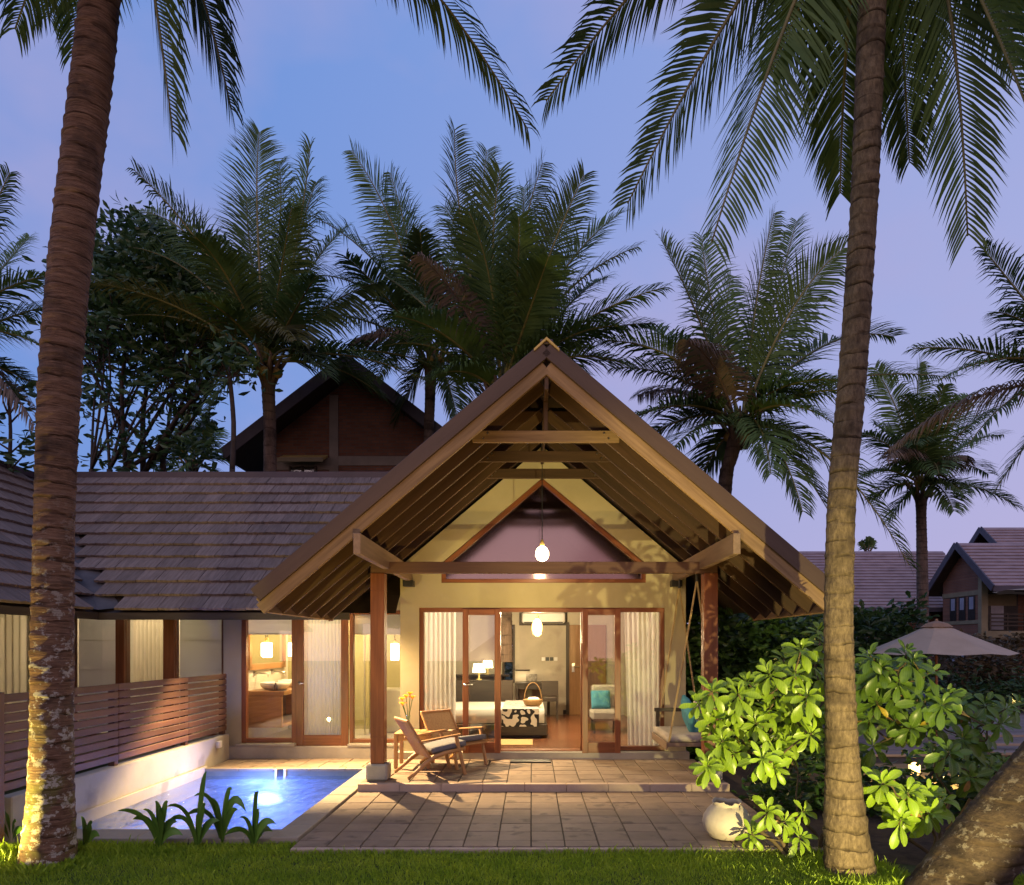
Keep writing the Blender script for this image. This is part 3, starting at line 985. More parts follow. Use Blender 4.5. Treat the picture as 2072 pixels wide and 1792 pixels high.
def pendant(loc, ztop, r, h, label, kind='cyl', glow=None, power=None, col=(1, .68, .30), core=None):
    x, y, z = loc
    t = thing('pendant_lamp', (x, y, z), label, 'lamp')
    q = MB(); q.tube([(x, y, z + h), (x, y, ztop)], .006, 6); q.build('cord', M_black, t)
    q = MB()
    if kind == 'cyl':
        q.lathe([(r * .96, 0), (r, h * .1), (r, h * .9), (r * .94, h)], 20, (x, y, z))
    else:
        q.lathe([(r * .25, 0), (r * .72, h * .10), (r, h * .35), (r, h * .6), (r * .75, h * .85), (r * .35, h)], 20, (x, y, z))
    q.build('shade', glow or M_lampglow, t, smooth=True)
    q = MB(); q.lathe([(r * .36, h), (r * .30, h + .05), (r * .12, h + .09)], 12, (x, y, z)); q.build('cap', M_brass, t, smooth=True)
    if core is not None:
        for k in range(8):
            a = k * math.pi / 4
            q = MB()
            q.tube([(x + r * 1.12 * math.cos(a) * f, y + r * 1.12 * math.sin(a) * f, z + h * g) for f, g in ((.3, -.03), (.85, .12), (1.0, .4), (.95, .65), (.5, .98))], .006, 5)
            q.build('cage_rib', M_brass, t)
    if power:
        lamp('pendant_light', 'POINT', (x, y, z - .06), power, col, .08, t)
    return t
pendant((-4.33, 11.72, 1.55), 2.86, .075, .24, 'glowing cylinder pendant before the near end of the mirror')
pendant((-4.33, 12.95, 1.55), 2.86, .075, .24, 'glowing cylinder pendant before the far end of the mirror')
pendant((P(799, 0, 12.9).x, 12.9, 1.48), 2.86, .075, .30, 'glowing cylinder pendant seen right of the porch post')
t_ = thing('soap_dispenser', (-4.15, 11.62, 1.01), 'small soap bottle on the vanity corner beside the basin', 'soap bottle')
q = MB(); q.lathe([(.03, 0), (.032, .09), (.012, .105), (.012, .13)], 12, (-4.15, 11.60, 1.011)); q.build('bottle', M_metal, t_, smooth=True)
q = MB(); q.tube([(-4.15, 11.60, 1.135), (-4.15, 11.60, 1.165), (-4.11, 11.60, 1.16)], .006, 6); q.build('pump', M_steel, t_)
q = MB(); q.lathe([(.10, 0), (.115, .018), (.10, .012)], 18, (0, 0, 0)); q.v = [(x * 1.3, y, z) for x, y, z in q.v]
q.build('tray', M_black, None, smooth=True, M=Matrix.Translation((-4.13, 11.60 + .03, 1.0)) @ Matrix.Translation((.0, .0, .0)), label='dark oval tray on the vanity edge under the soap bottle', cat='tray')
block('bath_ledge', -2.9, -1.96, 12.9, 13.49, .17, .95, M_white, None, b=.02, label='white tiled bath ledge at the back of the bathroom', cat='bathtub')
t_ = thing('shower_screen', (-2.95, 12.6, .17), 'clear glass shower screen with steel edge in the bathroom', 'shower screen')
q = MB(); q.box(-3.25, -2.95, 12.60, 12.608, .17, 2.2); q.build('pane', M_glass, t_)
block('edge', -2.95, -2.93, 12.595, 12.613, .17, 2.2, M_steel, t_)
block('shower_partition', -2.90, -2.76, 12.75, 12.95, .17, 2.2, M_olive, None, label='olive tiled partition beside the shower screen', cat='partition')
dl = thing('ceiling_downlight', (-3.75, 11.62, 2.80), 'unseen recessed downlight in the bathroom ceiling, holding the added fill light', 'lamp')
q = MB(); q.lathe([(.05, 0), (.05, .04)], 14, (-3.75, 11.62, 2.81)); q.build('ring', M_steel, dl)
lamp('bath_fill', 'POINT', (-3.6, 12.3, 2.5), 300, (1.0, .72, .36), .15, dl)  # general fill added to brighten the bathroom, set apart from the downlight
dr = thing('ceiling_downlight', (-6.0, 12.1, 2.80), 'recessed downlight in the room behind the cream curtain', 'lamp')
q = MB(); q.lathe([(.05, 0), (.05, .04)], 14, (-6.0, 12.1, 2.81)); q.build('ring', M_steel, dr)
lamp('dressing_lamp', 'POINT', (-6.0, 12.1, 2.6), 85, (1.0, .80, .52), .1, dr)
mb = MB(); mb.box(-9.4, -9.3, 7.5, 12, 0, 2.6); mb.box(-9.4, LX - .2, 12.0, 12.1, 0, 2.6); mb.box(-9.4, LX - .2, 7.4, 7.5, 0, 2.6); mb.box(-9.4, LX - .2, 7.5, 12, 2.5, 2.6)
mb.build('left_room_wall', M_inner_pale, villa)
dr = thing('ceiling_downlight', (-8.1, 11.3, 2.45), 'recessed downlight in the left wing behind its curtain', 'lamp')
q = MB(); q.lathe([(.05, 0), (.05, .03)], 14, (-8.1, 11.3, 2.46)); q.build('ring', M_steel, dr)
lamp('left_room_lamp', 'POINT', (-8.1, 11.3, 2.0), 60, (1.0, .80, .52), .1, dr)

# ------------------------------------------------------------------ bedroom furniture
def soft(name, lx, ly, lz, mat, M, parent=None, puff=.5, **k):
    """cushion-like rounded block"""
    q = MB()
    n = 10
    vs = []
    idx = {}
    bm = bmesh.new()
    bmesh.ops.create_grid(bm, x_segments=n, y_segments=n, size=.5)
    me = bpy.data.meshes.new(name)
    top = [v.co.copy() for v in bm.verts]
    faces = [[v.index for v in f.verts] for f in bm.faces]
    bm.free()
    nv = len(top)
    def hgt(c):
        e = max(abs(c.x), abs(c.y)) * 2
        f = (1 - abs(c.x * 2) ** 4) * (1 - abs(c.y * 2) ** 4)
        return (1 - puff) + puff * max(f, 0) ** .5
    for sgn in (1, -1):
        for c in top:
            edge = 1 - .06 * (abs(c.x * 2) ** 6 * 0)
            vs.append((c.x * lx * edge, c.y * ly * edge, sgn * lz / 2 * (hgt(c) if puff else 1) + (.0)))
    fs = [tuple(f) for f in faces] + [tuple(reversed([i + nv for i in f])) for f in faces]
    # side skirt
    border = []
    m1 = n + 1
    ring = [i for i in range(m1)] + [m1 * (j + 1) - 1 for j in range(1, m1)] + [m1 * (m1 - 1) + i for i in range(m1 - 2, -1, -1)] + [m1 * j for j in range(m1 - 2, 0, -1)]
    for a in range(len(ring)):
        b = (a + 1) % len(ring)
        fs.append((ring[a], ring[a] + nv, ring[b] + nv, ring[b]))
    q.add(vs, fs)
    me = q.mesh(name, [mat], True)
    return mobj(name, me, None, parent, M, **k)
bed = thing('bed', (-.75, 12.8, .2), 'low bed with white linen and dark base inside the open bedroom doors', 'bed')
block('base', -1.78, .26, 11.88, 13.75, .24, .44, M_dark, bed, b=.015)
block('base_recess', -1.7, .16, 11.98, 13.65, .20, .24, M_black, bed)
soft('mattress', 1.98, 1.80, .24, M_linen, Matrix.Translation((-.78, 12.80, .56)), bed, puff=.12)
m_ = surf('runner_print', (.02, .02, .025), (.66, .62, .56), scale=7, rough=.9, bump=.1, fine=10)
t__ = m_.node_tree
wv = t__.nodes.new('ShaderNodeTexWave')
wv.wave_type = 'RINGS'
wv.inputs['Scale'].default_value = 5.5
wv.inputs['Distortion'].default_value = 9.0
wv.inputs['Detail'].default_value = 1.0
wv.inputs['Detail Scale'].default_value = 1.3
cr_ = [n for n in t__.nodes if n.type == 'VALTORGB'][0]
lk(t__, [n for n in t__.nodes if n.type == 'TEX_COORD'][0].outputs['Object'], wv.inputs['Vector'])
lk(t__, wv.outputs['Fac'], cr_.inputs[0])
cr_.color_ramp.elements[0].position = .42
cr_.color_ramp.elements[1].position = .52
q = MB(); q.box(-.50, .12, 11.875, 13.72, .675, .692); q.box(-.50, .12, 11.862, 11.876, .40, .692)
q.build('bed_runner', m_, None, label='black and white patterned runner across the foot of the bed', cat='bed runner')
soft('pillow', .34, .62, .16, M_linen, Matrix.Translation((-1.52, 12.35, .76)) @ Matrix.Rotation(R(-18), 4, 'Y'), None, .7, label='white pillow at the head of the bed behind the left door leaf', cat='pillow')
# basket on the bed
t_ = thing('basket', (.02, 12.45, .69), 'small wicker basket with tall handle standing on the bed runner', 'basket')
q = MB(); q.lathe([(.10, 0), (.135, .04), (.15, .10), (.145, .12), (.13, .11), (.12, .05), (.001, .02)], 22, (.02, 12.45, .692), cap=False); q.v = [((x - .02) * 1.15 + .02, y, z) for x, y, z in q.v]
q.build('bowl', M_cane, t_, smooth=True)
q = MB(); q.tube([(.02 + .15 * math.cos(a), 12.45, .80 + .30 * math.sin(a)) for a in [math.pi * k / 12 for k in range(13)]], .009, 6); q.build('handle', M_cane, t_, smooth=True)
soft('towel', .2, .18, .09, M_linen, Matrix.Translation((.03, 12.45, .80)), None, .5, label='rolled white towel in the wicker basket', cat='towel')
# headboard console, lamps
block('console', -1.72, -.37, 14.0, 14.25, .20, 1.06, M_dark, None, b=.01, label='dark timber console wall behind the bed carrying two lamps', cat='console')
def tlamp(x, y, z, r, label):
    t = thing('table_lamp', (x, y, z), label, 'lamp')
    q = MB(); q.lathe([(.06, 0), (.06, .015), (.015, .03), (.02, .10), (.012, .16)], 14, (x, y, z)); q.build('base', M_brass, t, smooth=True)
    q = MB(); q.lathe([(r, .15), (r * .8, .15 + r * 1.35)], 20, (x, y, z)); q.build('shade', emis('table_shade', (1, .80, .48), 7.5), t, smooth=True)
    return t
tlamp(P(969, 0, 14.1).x, 14.12, 1.062, .13, 'white shaded lamp on the near side of the console, behind the left leaf')
tlamp(P(986, 0, 15.6).x, 15.75, 1.10, .12, 'white shaded lamp farther back against the bedroom wall')
block('wall_shelf', -1.75, -.5, 15.62, 15.98, 1.06, 1.10, M_dark, None, label='dark shelf along the bedroom back wall carrying a lamp', cat='shelf')
t_ = thing('desk', (-.1, 15.5, .2), 'dark writing desk against the bedroom back wall', 'desk')
block('top', -.36, .40, 15.35, 15.98, .90, .94, M_dark, t_)
block('drawer', -.32, .36, 15.38, 15.96, .80, .90, M_dark, t_)
for a, b in ((-.34, 15.37), (.34, 15.37), (-.34, 15.92), (.34, 15.92)):
    block('leg', a, a + .05, b, b + .05, .20, .90, M_dark, t_)
block('desk_light', -.36, -.04, 15.72, 15.98, 1.18, 1.205, M_dark, None, label='small wall shelf with a light strip over the desk', cat='shelf')
lamp('desk_lamp', 'POINT', (-.2, 15.80, 1.14), 3.2, (1, .78, .45), .04)
block('picture_card', -.13, .12, 15.88, 15.90, .942, 1.11, surf('card_print', (.10, .08, .06), (.35, .32, .27), scale=16, bump=0), None, label='small framed print leaning on the desk', cat='picture frame')
t_ = thing('desk_chair', (.38, 15.0, .2), 'dark wooden chair with solid back at the desk', 'chair')
block('seat', .20, .55, 14.85, 15.2, .58, .65, M_dark, t_)
block('seat_pad', .21, .54, 14.86, 15.19, .652, .69, M_beige, t_)
block('backrest', .20, .55, 14.80, 14.845, .70, 1.01, M_dark, t_)
for a in (.20, .51):
    block('leg', a, a + .04, 14.80, 14.84, .20, .70, M_dark, t_); block('leg', a, a + .04, 15.16, 15.2, .20, .58, M_dark, t_)
t_ = thing('air_conditioner', (.25, 15.9, 2.3), 'white wall air conditioner in a dark recess above the desk', 'air conditioner')
a0, a1 = P(1056, 0, 15.85).x, P(1143, 0, 15.85).x
block('cabinet', a0, a1, 15.72, 15.99, 2.235, 2.47, M_white, t_, b=.03)
block('grille', a0 + .05, a1 - .05, 15.715, 15.73, 2.238, 2.262, M_black, t_)
block('surround', a0 - .06, a1 + .06, 15.97, 15.995, 2.19, 2.50, M_dark, t_)
t_ = thing('room_door', (.95, 15.98, .2), 'brown timber door in the far bedroom wall with steel lock', 'door')
a0 = P(1152, 0, 15.9).x
block('leaf', a0, a0 + .82, 15.94, 15.985, .20, 2.20, wood('door_veneer', (.17, .085, .03), (.25, .13, .05), rough=.4), t_)
block('frame', a0 - .07, a0 - .002, 15.92, 15.99, .20, 2.26, M_dark, t_)
block('lock_plate', a0 + .06, a0 + .12, 15.925, 15.94, 1.15, 1.35, M_steel, t_)
q = MB(); q.tube([(a0 + .09, 15.93, 1.27), (a0 + .09, 15.88, 1.27), (a0 + .22, 15.88, 1.27)], .012, 6); q.build('handle', M_steel, t_)
for k in range(4):
    xx_ = P(1096 + k * 8.5, 0, 15.9).x
    block('switch_plate', xx_, xx_ + .075, 15.985, 15.998, 1.40, 1.48, (M_white, M_black, M_black, M_white)[k], None, b=.003,
          label=('leftmost switch plate in the row on the far bedroom wall', 'second switch plate in the row on the far wall', 'third switch plate in the row on the far wall', 'rightmost switch plate in the row on the far bedroom wall')[k], cat='switch', group='switch plates on the far wall')
bwn = MB(); bwn.box(bw0 + .04, bw1 - .04, YB + .06, YB + .066, bwb + .04, bwt - .04); bwn = bwn.build('window', M_glass, villa)
for a, b, c, d in ((bw0, bw0 + .05, bwb, bwt), (bw1 - .05, bw1, bwb, bwt), (bw0 + .05, bw1 - .05, bwb, bwb + .05), (bw0 + .05, bw1 - .05, bwt - .05, bwt)):
    block('frame', a, b, YB - .03, YB + .1, c, d, M_dark, bwn)
block('bedside_rug', -.55, .015, 11.06, 11.72, .2005, .212, surf('straw_mat', (.50, .36, .14), (.60, .45, .20), scale=30, rough=.9, bump=.3), None, label='yellow straw mat on the floor before the bed', cat='rug')
block('door_mat', P(1033, 0, 10.3).x, P(1114, 0, 10.3).x, 10.10, 10.36, .086, .104, M_black, None, label='dark grey doormat in front of the open doorway', cat='doormat')
t_ = thing('armchair', (1.25, 12.7, .2), 'beige low armchair seen through the right door leaf', 'armchair')
block('seat', 1.05, 1.55, 12.5, 13.1, .42, .60, M_beige, t_, b=.04)
block('backrest', 1.10, 1.60, 13.1, 13.22, .50, 1.02, M_beige, t_, b=.04)
for a, b in ((1.08, 12.53), (1.48, 12.53), (1.08, 13.05), (1.48, 13.05)):
    block('leg', a, a + .04, b, b + .04, .20, .42, M_dark, t_)
soft('cushion', .34, .34, .12, M_blue, Matrix.Translation((1.25, 12.98, .76)) @ Matrix.Rotation(R(68), 4, 'X'), None, .7, label='blue cushion on the beige armchair inside the room', cat='cushion')
pendant((P(1087, 0, 13.0).x, 13.0, 1.93), 2.6, .085, .30, 'glowing cage pendant hanging inside the bedroom', 'globe', glow=emis('cage_bulb', (1.0, .66, .22), 14), power=110, col=(1, .74, .40), core=True)
lamp('bedroom_fill', 'POINT', (-.2, 12.0, 2.45), 330, (1.0, .80, .50), .2)  # added fill for the room, no fixture belongs to it
# porch pendant
pendant((P(1097, 0, 9.2).x, 9.2, 2.83), 4.40, .085, .19, 'glowing white globe pendant under the porch roof above the beam', 'globe', glow=emis('porch_globe', (1.0, .74, .42), 22), power=46, col=(1, .66, .28))

# ------------------------------------------------------------------ porch furniture
def lounge_chair(loc, rz, label):
    t = thing('lounge_chair', loc, label, 'chair', 'lounge chairs on the porch', rz)
    Mw = WM[t.name]
    def bb(name, p0, p1, w_, h_, mat=M_chair, up=(0, 0, 1)):
        L = (Vector(p1) - Vector(p0)).length
        return mobj(name, cbox(L, w_, h_, .008, mat), None, t, Mw @ frame_m(p0, p1, up))
    for s in (-1, 1):
        y = s * .27
        bb('front_leg', (.36, y, .0), (.235, y, .50), .032, .045)
        q = MB()
        pts = [(-.40, y, 0), (-.30, y, .07), (-.17, y, .175), (-.06, y, .245), (.08, y, .285), (.36, y, .325)]
        q.tube(pts, [.020, .024, .03, .032, .028, .022], 8)
        q.v = [tuple(Vector(v) + Vector((0, 0, .014))) for v in q.v]
        q.build('side_rail', M_chair, t, smooth=True, M=Mw)
        bb('armrest', (-.27, y, .455), (.30, y, .525), .055, .022)
    bb('front_rail', (.355, -.26, .325), (.355, .26, .325), .03, .035)
    bb('rear_rail', (-.06, -.26, .25), (-.06, .26, .25), .03, .035)
    # woven back between two leaning stiles
    p0, p1 = Vector((-.10, 0, .235)), Vector((-.40, 0, .72))
    for s in (-1, 1):
        bb('back_stile', (p0.x, s * .265, p0.z), (p1.x, s * .265, p1.z), .03, .032)
    d_ = p1 - p0
    me = cbox(d_.length - .02, .50, .022, .004, M_cane)
    mobj('back_panel', me, None, t, Mw @ frame_m(p0 + Vector((-.004, 0, 0)), p1 + Vector((-.004, 0, 0))))
    bb('top_rail', (p1.x, -.275, p1.z), (p1.x, .275, p1.z), .034, .034)
    me = cbox(.44, .50, .012, .003, M_cane)
    mobj('seat_weave', me, None, t, Mw @ Matrix.Translation((.15, 0, .315)) @ Matrix.Rotation(R(-9), 4, 'Y'))
    soft('seat_cushion', .47, .50, .085, M_cushion, Mw @ Matrix.Translation((.15, 0, .365)) @ Matrix.Rotation(R(-9), 4, 'Y'), t, .28)
    return t
lounge_chair((-1.30, 9.26, .085), R(28), 'nearer teak lounge chair with woven back and grey cushion, beside the porch post')
lounge_chair((-1.08, 9.98, .085), R(-42), 'farther teak lounge chair with woven back, in front of the left sidelight')
t_ = thing('side_table', (-1.62, 9.88, .085), 'small square teak side table between the two lounge chairs', 'table')
for a in range(5):
    block('slat', -1.86 + a * .10, -1.765 + a * .10, 9.64, 10.12, .535, .56, M_chair, t_)
block('apron', -1.85, -1.37, 9.66, 9.69, .46, .534, M_chair, t_)
block('apron', -1.85, -1.37, 10.07, 10.10, .46, .534, M_chair, t_)
for a, b in ((-1.86, 9.64), (-1.42, 9.64), (-1.86, 10.06), (-1.42, 10.06)):
    block('leg', a, a + .05, b, b + .05, .085, .534, M_chair, t_)
vs_ = thing('flower_vase', (P(826, 0, 9.9).x, 9.9, .56), 'glass vase holding orange lilies on the side table', 'vase')
vx = P(826, 0, 9.9).x
q = MB(); q.lathe([(.035, 0), (.03, .02), (.022, .10), (.03, .20), (.038, .22)], 14, (vx, 9.9, .561), cap=False); q.build('vase_glass', glassm('vase_glass', (.75, .9, .8), .08), vs_, smooth=True)
M_stem = leafm('flower_stem', (.05, .12, .02), (.09, .2, .04), trans=.2)
M_orange = leafm('lily_orange', (.75, .17, .01), (.9, .30, .02), trans=.35)
for k, (dx_, dz_) in enumerate(((-.09, .42), (-.03, .46), (.03, .50), (-.07, .36), (.05, .44))):
    tip = (vx + dx_, 9.9 + rnd.uniform(-.05, .05), .56 + dz_)
    q = MB(); q.tube([(vx, 9.9, .58), (vx + dx_ * .35, 9.9, .56 + dz_ * .55), tip], .005, 5); q.build('stem', M_stem, vs_)
    q = MB()
    for j in range(6):
        a = j * math.pi / 3 + k
        c, s = math.cos(a), math.sin(a)
        base = Vector(tip)
        vsx = []
        for f, wd, zz in ((0, .006, 0), (.4, .018, .03), (.8, .016, .045), (1.1, .002, .03)):
            ctr = base + Vector((c * .055 * f, s * .055 * f, zz))
            sd_ = Vector((-s, c, 0)) * wd
            vsx += [ctr - sd_, ctr + sd_]
        q.add(vsx, [(0, 1, 3, 2), (2, 3, 5, 4), (4, 5, 7, 6)])
    q.build('bloom', M_orange, vs_, smooth=True)
# hanging seat on ropes
sw = thing('hanging_seat', (2.08, 9.8, .58), 'grey wooden bench seat hung on ropes from the porch roof', 'swing')
block('seat_frame', 1.74, 2.44, 9.22, 10.30, .44, .49, M_plate, sw)
soft('seat_pad', .68, 1.04, .10, M_beige, Matrix.Translation((2.09, 9.78, .54)), sw, .15)
block('front_rail', 1.73, 1.755, 9.20, 10.32, .40, .50, M_plate, sw)
block('arm_rail', 1.76, 2.44, 10.24, 10.29, .80, .85, M_dark, sw)
block('arm_post', 1.78, 1.83, 10.24, 10.29, .49, .80, M_dark, sw)
block('arm_post', 2.39, 2.44, 10.24, 10.29, .49, .80, M_dark, sw)
block('back_rail', 2.42, 2.46, 9.22, 10.30, .85, .93, M_dark, sw)
block('arm_post', 2.40, 2.45, 9.24, 9.29, .49, .88, M_dark, sw)
def rope(p0, p1, r=.013):
    q = MB(); p0, p1 = Vector(p0), Vector(p1)
    q.tube([p0, p0.lerp(p1, .35) + Vector((0, 0, -.006)), p0.lerp(p1, .7) + Vector((0, 0, -.006)), p1], r, 7)
    q.build('rope', M_rope, sw)
top1, top2 = (2.10, 10.18, 2.58), (2.10, 9.10, 2.58)
rope(top1, (1.80, 10.27, .48)); rope(top1, (2.42, 10.27, .48))
rope(top2, (1.77, 9.25, .47)); rope(top2, (2.43, 9.25, .47))
for tp in (top1, top2):
    q = MB(); q.tube([(tp[0], tp[1], 2.69), (tp[0], tp[1], 2.56)], .018, 8); q.build('hook', M_black, sw)
soft('cushion', .40, .42, .15, M_blue, Matrix.Translation((2.12, 9.62, .80)) @ Matrix.Rotation(R(76), 4, 'Y') @ Matrix.Rotation(R(38), 4, 'Z'), None, .75, label='teal blue scatter cushion leaning on the hanging seat', cat='cushion')
soft('cushion', .40, .42, .14, M_beige, Matrix.Translation((2.34, 9.80, .78)) @ Matrix.Rotation(R(72), 4, 'Y'), None, .7, label='pale mauve cushion behind the blue one on the hanging seat', cat='cushion')

# ------------------------------------------------------------------ fence on its low wall
fn = thing('slatted_fence', (-4.58, 8.6, .4), 'brown horizontal slat fence on a low concrete wall beside the pool', 'fence')
FX = -4.66
block('base_wall', FX - .10, FX + .04, 6.36, 10.93, -.6, .40, M_cement, fn, b=.01)
block('base_ledge', FX + .041, -4.585, 6.40, 10.12, -.3, .045, M_cement, fn, b=.01)
ns, s0, s1 = 10, .455, 1.325
for k in range(ns):
    z = s0 + (s1 - s0) / ns * (k + .5)
    for (a, b) in ((6.28, 8.02), (8.025, 9.66), (9.665, 10.86)):
        beam('slat', (FX + .02, a, z + rnd.uniform(-.002, .002)), (FX + .02, b, z + rnd.uniform(-.002, .002)), .022, (s1 - s0) / ns - .014, M_fence, fn)
for y in (6.22, 7.0, 8.02, 9.66, 10.84):
    if y < 6.5:
        block('end_post', FX - .06, FX + .05, y - .06, y + .04, -.06, 1.34, M_fence, fn)
    else:
        block('post', FX - .07, FX + .004, y - .035, y + .035, .40, 1.31, M_fence, fn)
t_ = thing('wall_socket', (-4.61, 10.6, .3), 'white outdoor socket box on the low wall near the bathroom corner', 'socket')
block('box', -4.615, -4.575, 10.46, 10.58, .24, .34, M_white, t_)
block('flap', -4.575, -4.570, 10.475, 10.565, .252, .328, M_white, t_)
# big clay pot with a broken rim
pot = thing('clay_pot', (1.77, 6.50, 0), 'squat pale clay pot with a chipped rim at the patio corner', 'pot')
q = MB()
n = 40
prof_ = [(.105, 0), (.15, .012), (.195, .07), (.218, .14), (.208, .20), (.175, .255), (.14, .29), (.118, .305), (.126, .325), (.133, .335), (.122, .337), (.108, .318), (.11, .30), (.16, .24), (.19, .14), (.12, .02), (.001, .015)]
for i, (r, z) in enumerate(prof_):
    for k in range(n):
        a = 2 * math.pi * k / n
        rr = r * (1 + .012 * math.sin(3 * a + z * 9))
        zz = z
        if 7 <= i <= 12:
            zz += .007 * math.sin(3 * a + 1) + .004 * math.sin(9 * a) - (.02 if 4.3 < a < 4.9 else 0)
        q.v.append((1.77 + rr * math.cos(a), 6.50 + rr * math.sin(a), zz + .002))
for i in range(len(prof_) - 1):
    for k in range(n):
        k2 = (k + 1) % n
        q.f.append((i * n + k, i * n + k2, (i + 1) * n + k2, (i + 1) * n + k)); q.m.append(0)
q.build('body', surf('pale_clay', (.42, .36, .29), (.56, .49, .40), scale=5, rough=.85, bump=.25, spots=((.30, .25, .21), 1.5, .63)), pot, smooth=True)

# ------------------------------------------------------------------ lamp under the wing eave
t_ = thing('eave_lamp', (-2.88, 10.36, 2.28), 'small lamp tucked under the wing eave beside the porch', 'lamp')
q = MB(); q.lathe([(.03, 0), (.03, .05)], 12, (-2.86, 10.33, 2.275)); q.build('housing', M_black, t_)
lamp('eave_light', 'SPOT', (-2.86, 10.33, 2.25), 2000, (1.0, .66, .30), .02, t_, aim((.75, -2.1, -1.9)), spot_size=R(150), spot_blend=.6)
# ------------------------------------------------------------------ garden lights
def spotlight(loc, target, energy, label, size=90, blend=.25, col=(1.0, .63, .17), soft_=.02):
    t = thing('garden_spotlight', loc, label, 'spotlight')
    d_ = (Vector(target) - Vector(loc)).normalized()
    q = MB(); q.tube([Vector(loc), Vector(loc) + Vector((0, 0, .06))], .01, 6); q.build('stake', M_black, t)
    c = Vector(loc) + Vector((0, 0, .08))
    q = MB(); q.tube([c - d_ * .09, c - d_ * .03, c], [.03, .045, .048], 14, cap=False); q.build('housing', M_black, t)
    lamp('spot', 'SPOT', c + d_ * .01, energy, col, soft_, t, aim(d_), spot_size=R(size), spot_blend=blend)
    return t
spotlight((2.15, 2.6, -.05), (2.35, 6.2, 1.30), 1350, 'garden spotlight in the lawn aimed at the lit shrub', 56, .4, (1.0, .82, .32))
spotlight((-.55, 3.9, -.05), (-.35, 9.0, 3.95), 500, 'garden spotlight in the lawn aimed at the porch gable', 66, .3)
spotlight((-4.70, 5.52, -.05), (-4.28, 5.95, .70), 420, 'ground spotlight at the foot of the left palm', 130, .6, (1.0, .78, .20), .03)
t_ = thing('garden_lamp', (5.28, 9.5, -.05), 'short garden lamp glowing behind the shrub on the sand', 'lamp')
gx = P(1850, 0, 9.5).x
q = MB(); q.tube([(gx, 9.5, -.05), (gx, 9.5, .03)], .02, 8); q.build('post', M_black, t_)
q = MB(); q.lathe([(.05, 0), (.07, .03), (.07, .13), (.04, .16)], 14, (gx, 9.5, .03)); q.build('head', emis('garden_lamp_head', (1.0, .50, .14), 3.2), t_, smooth=True)
lamp('garden_lamp_light', 'POINT', (gx, 9.15, .36), 110, (1.0, .66, .20), .06, t_)
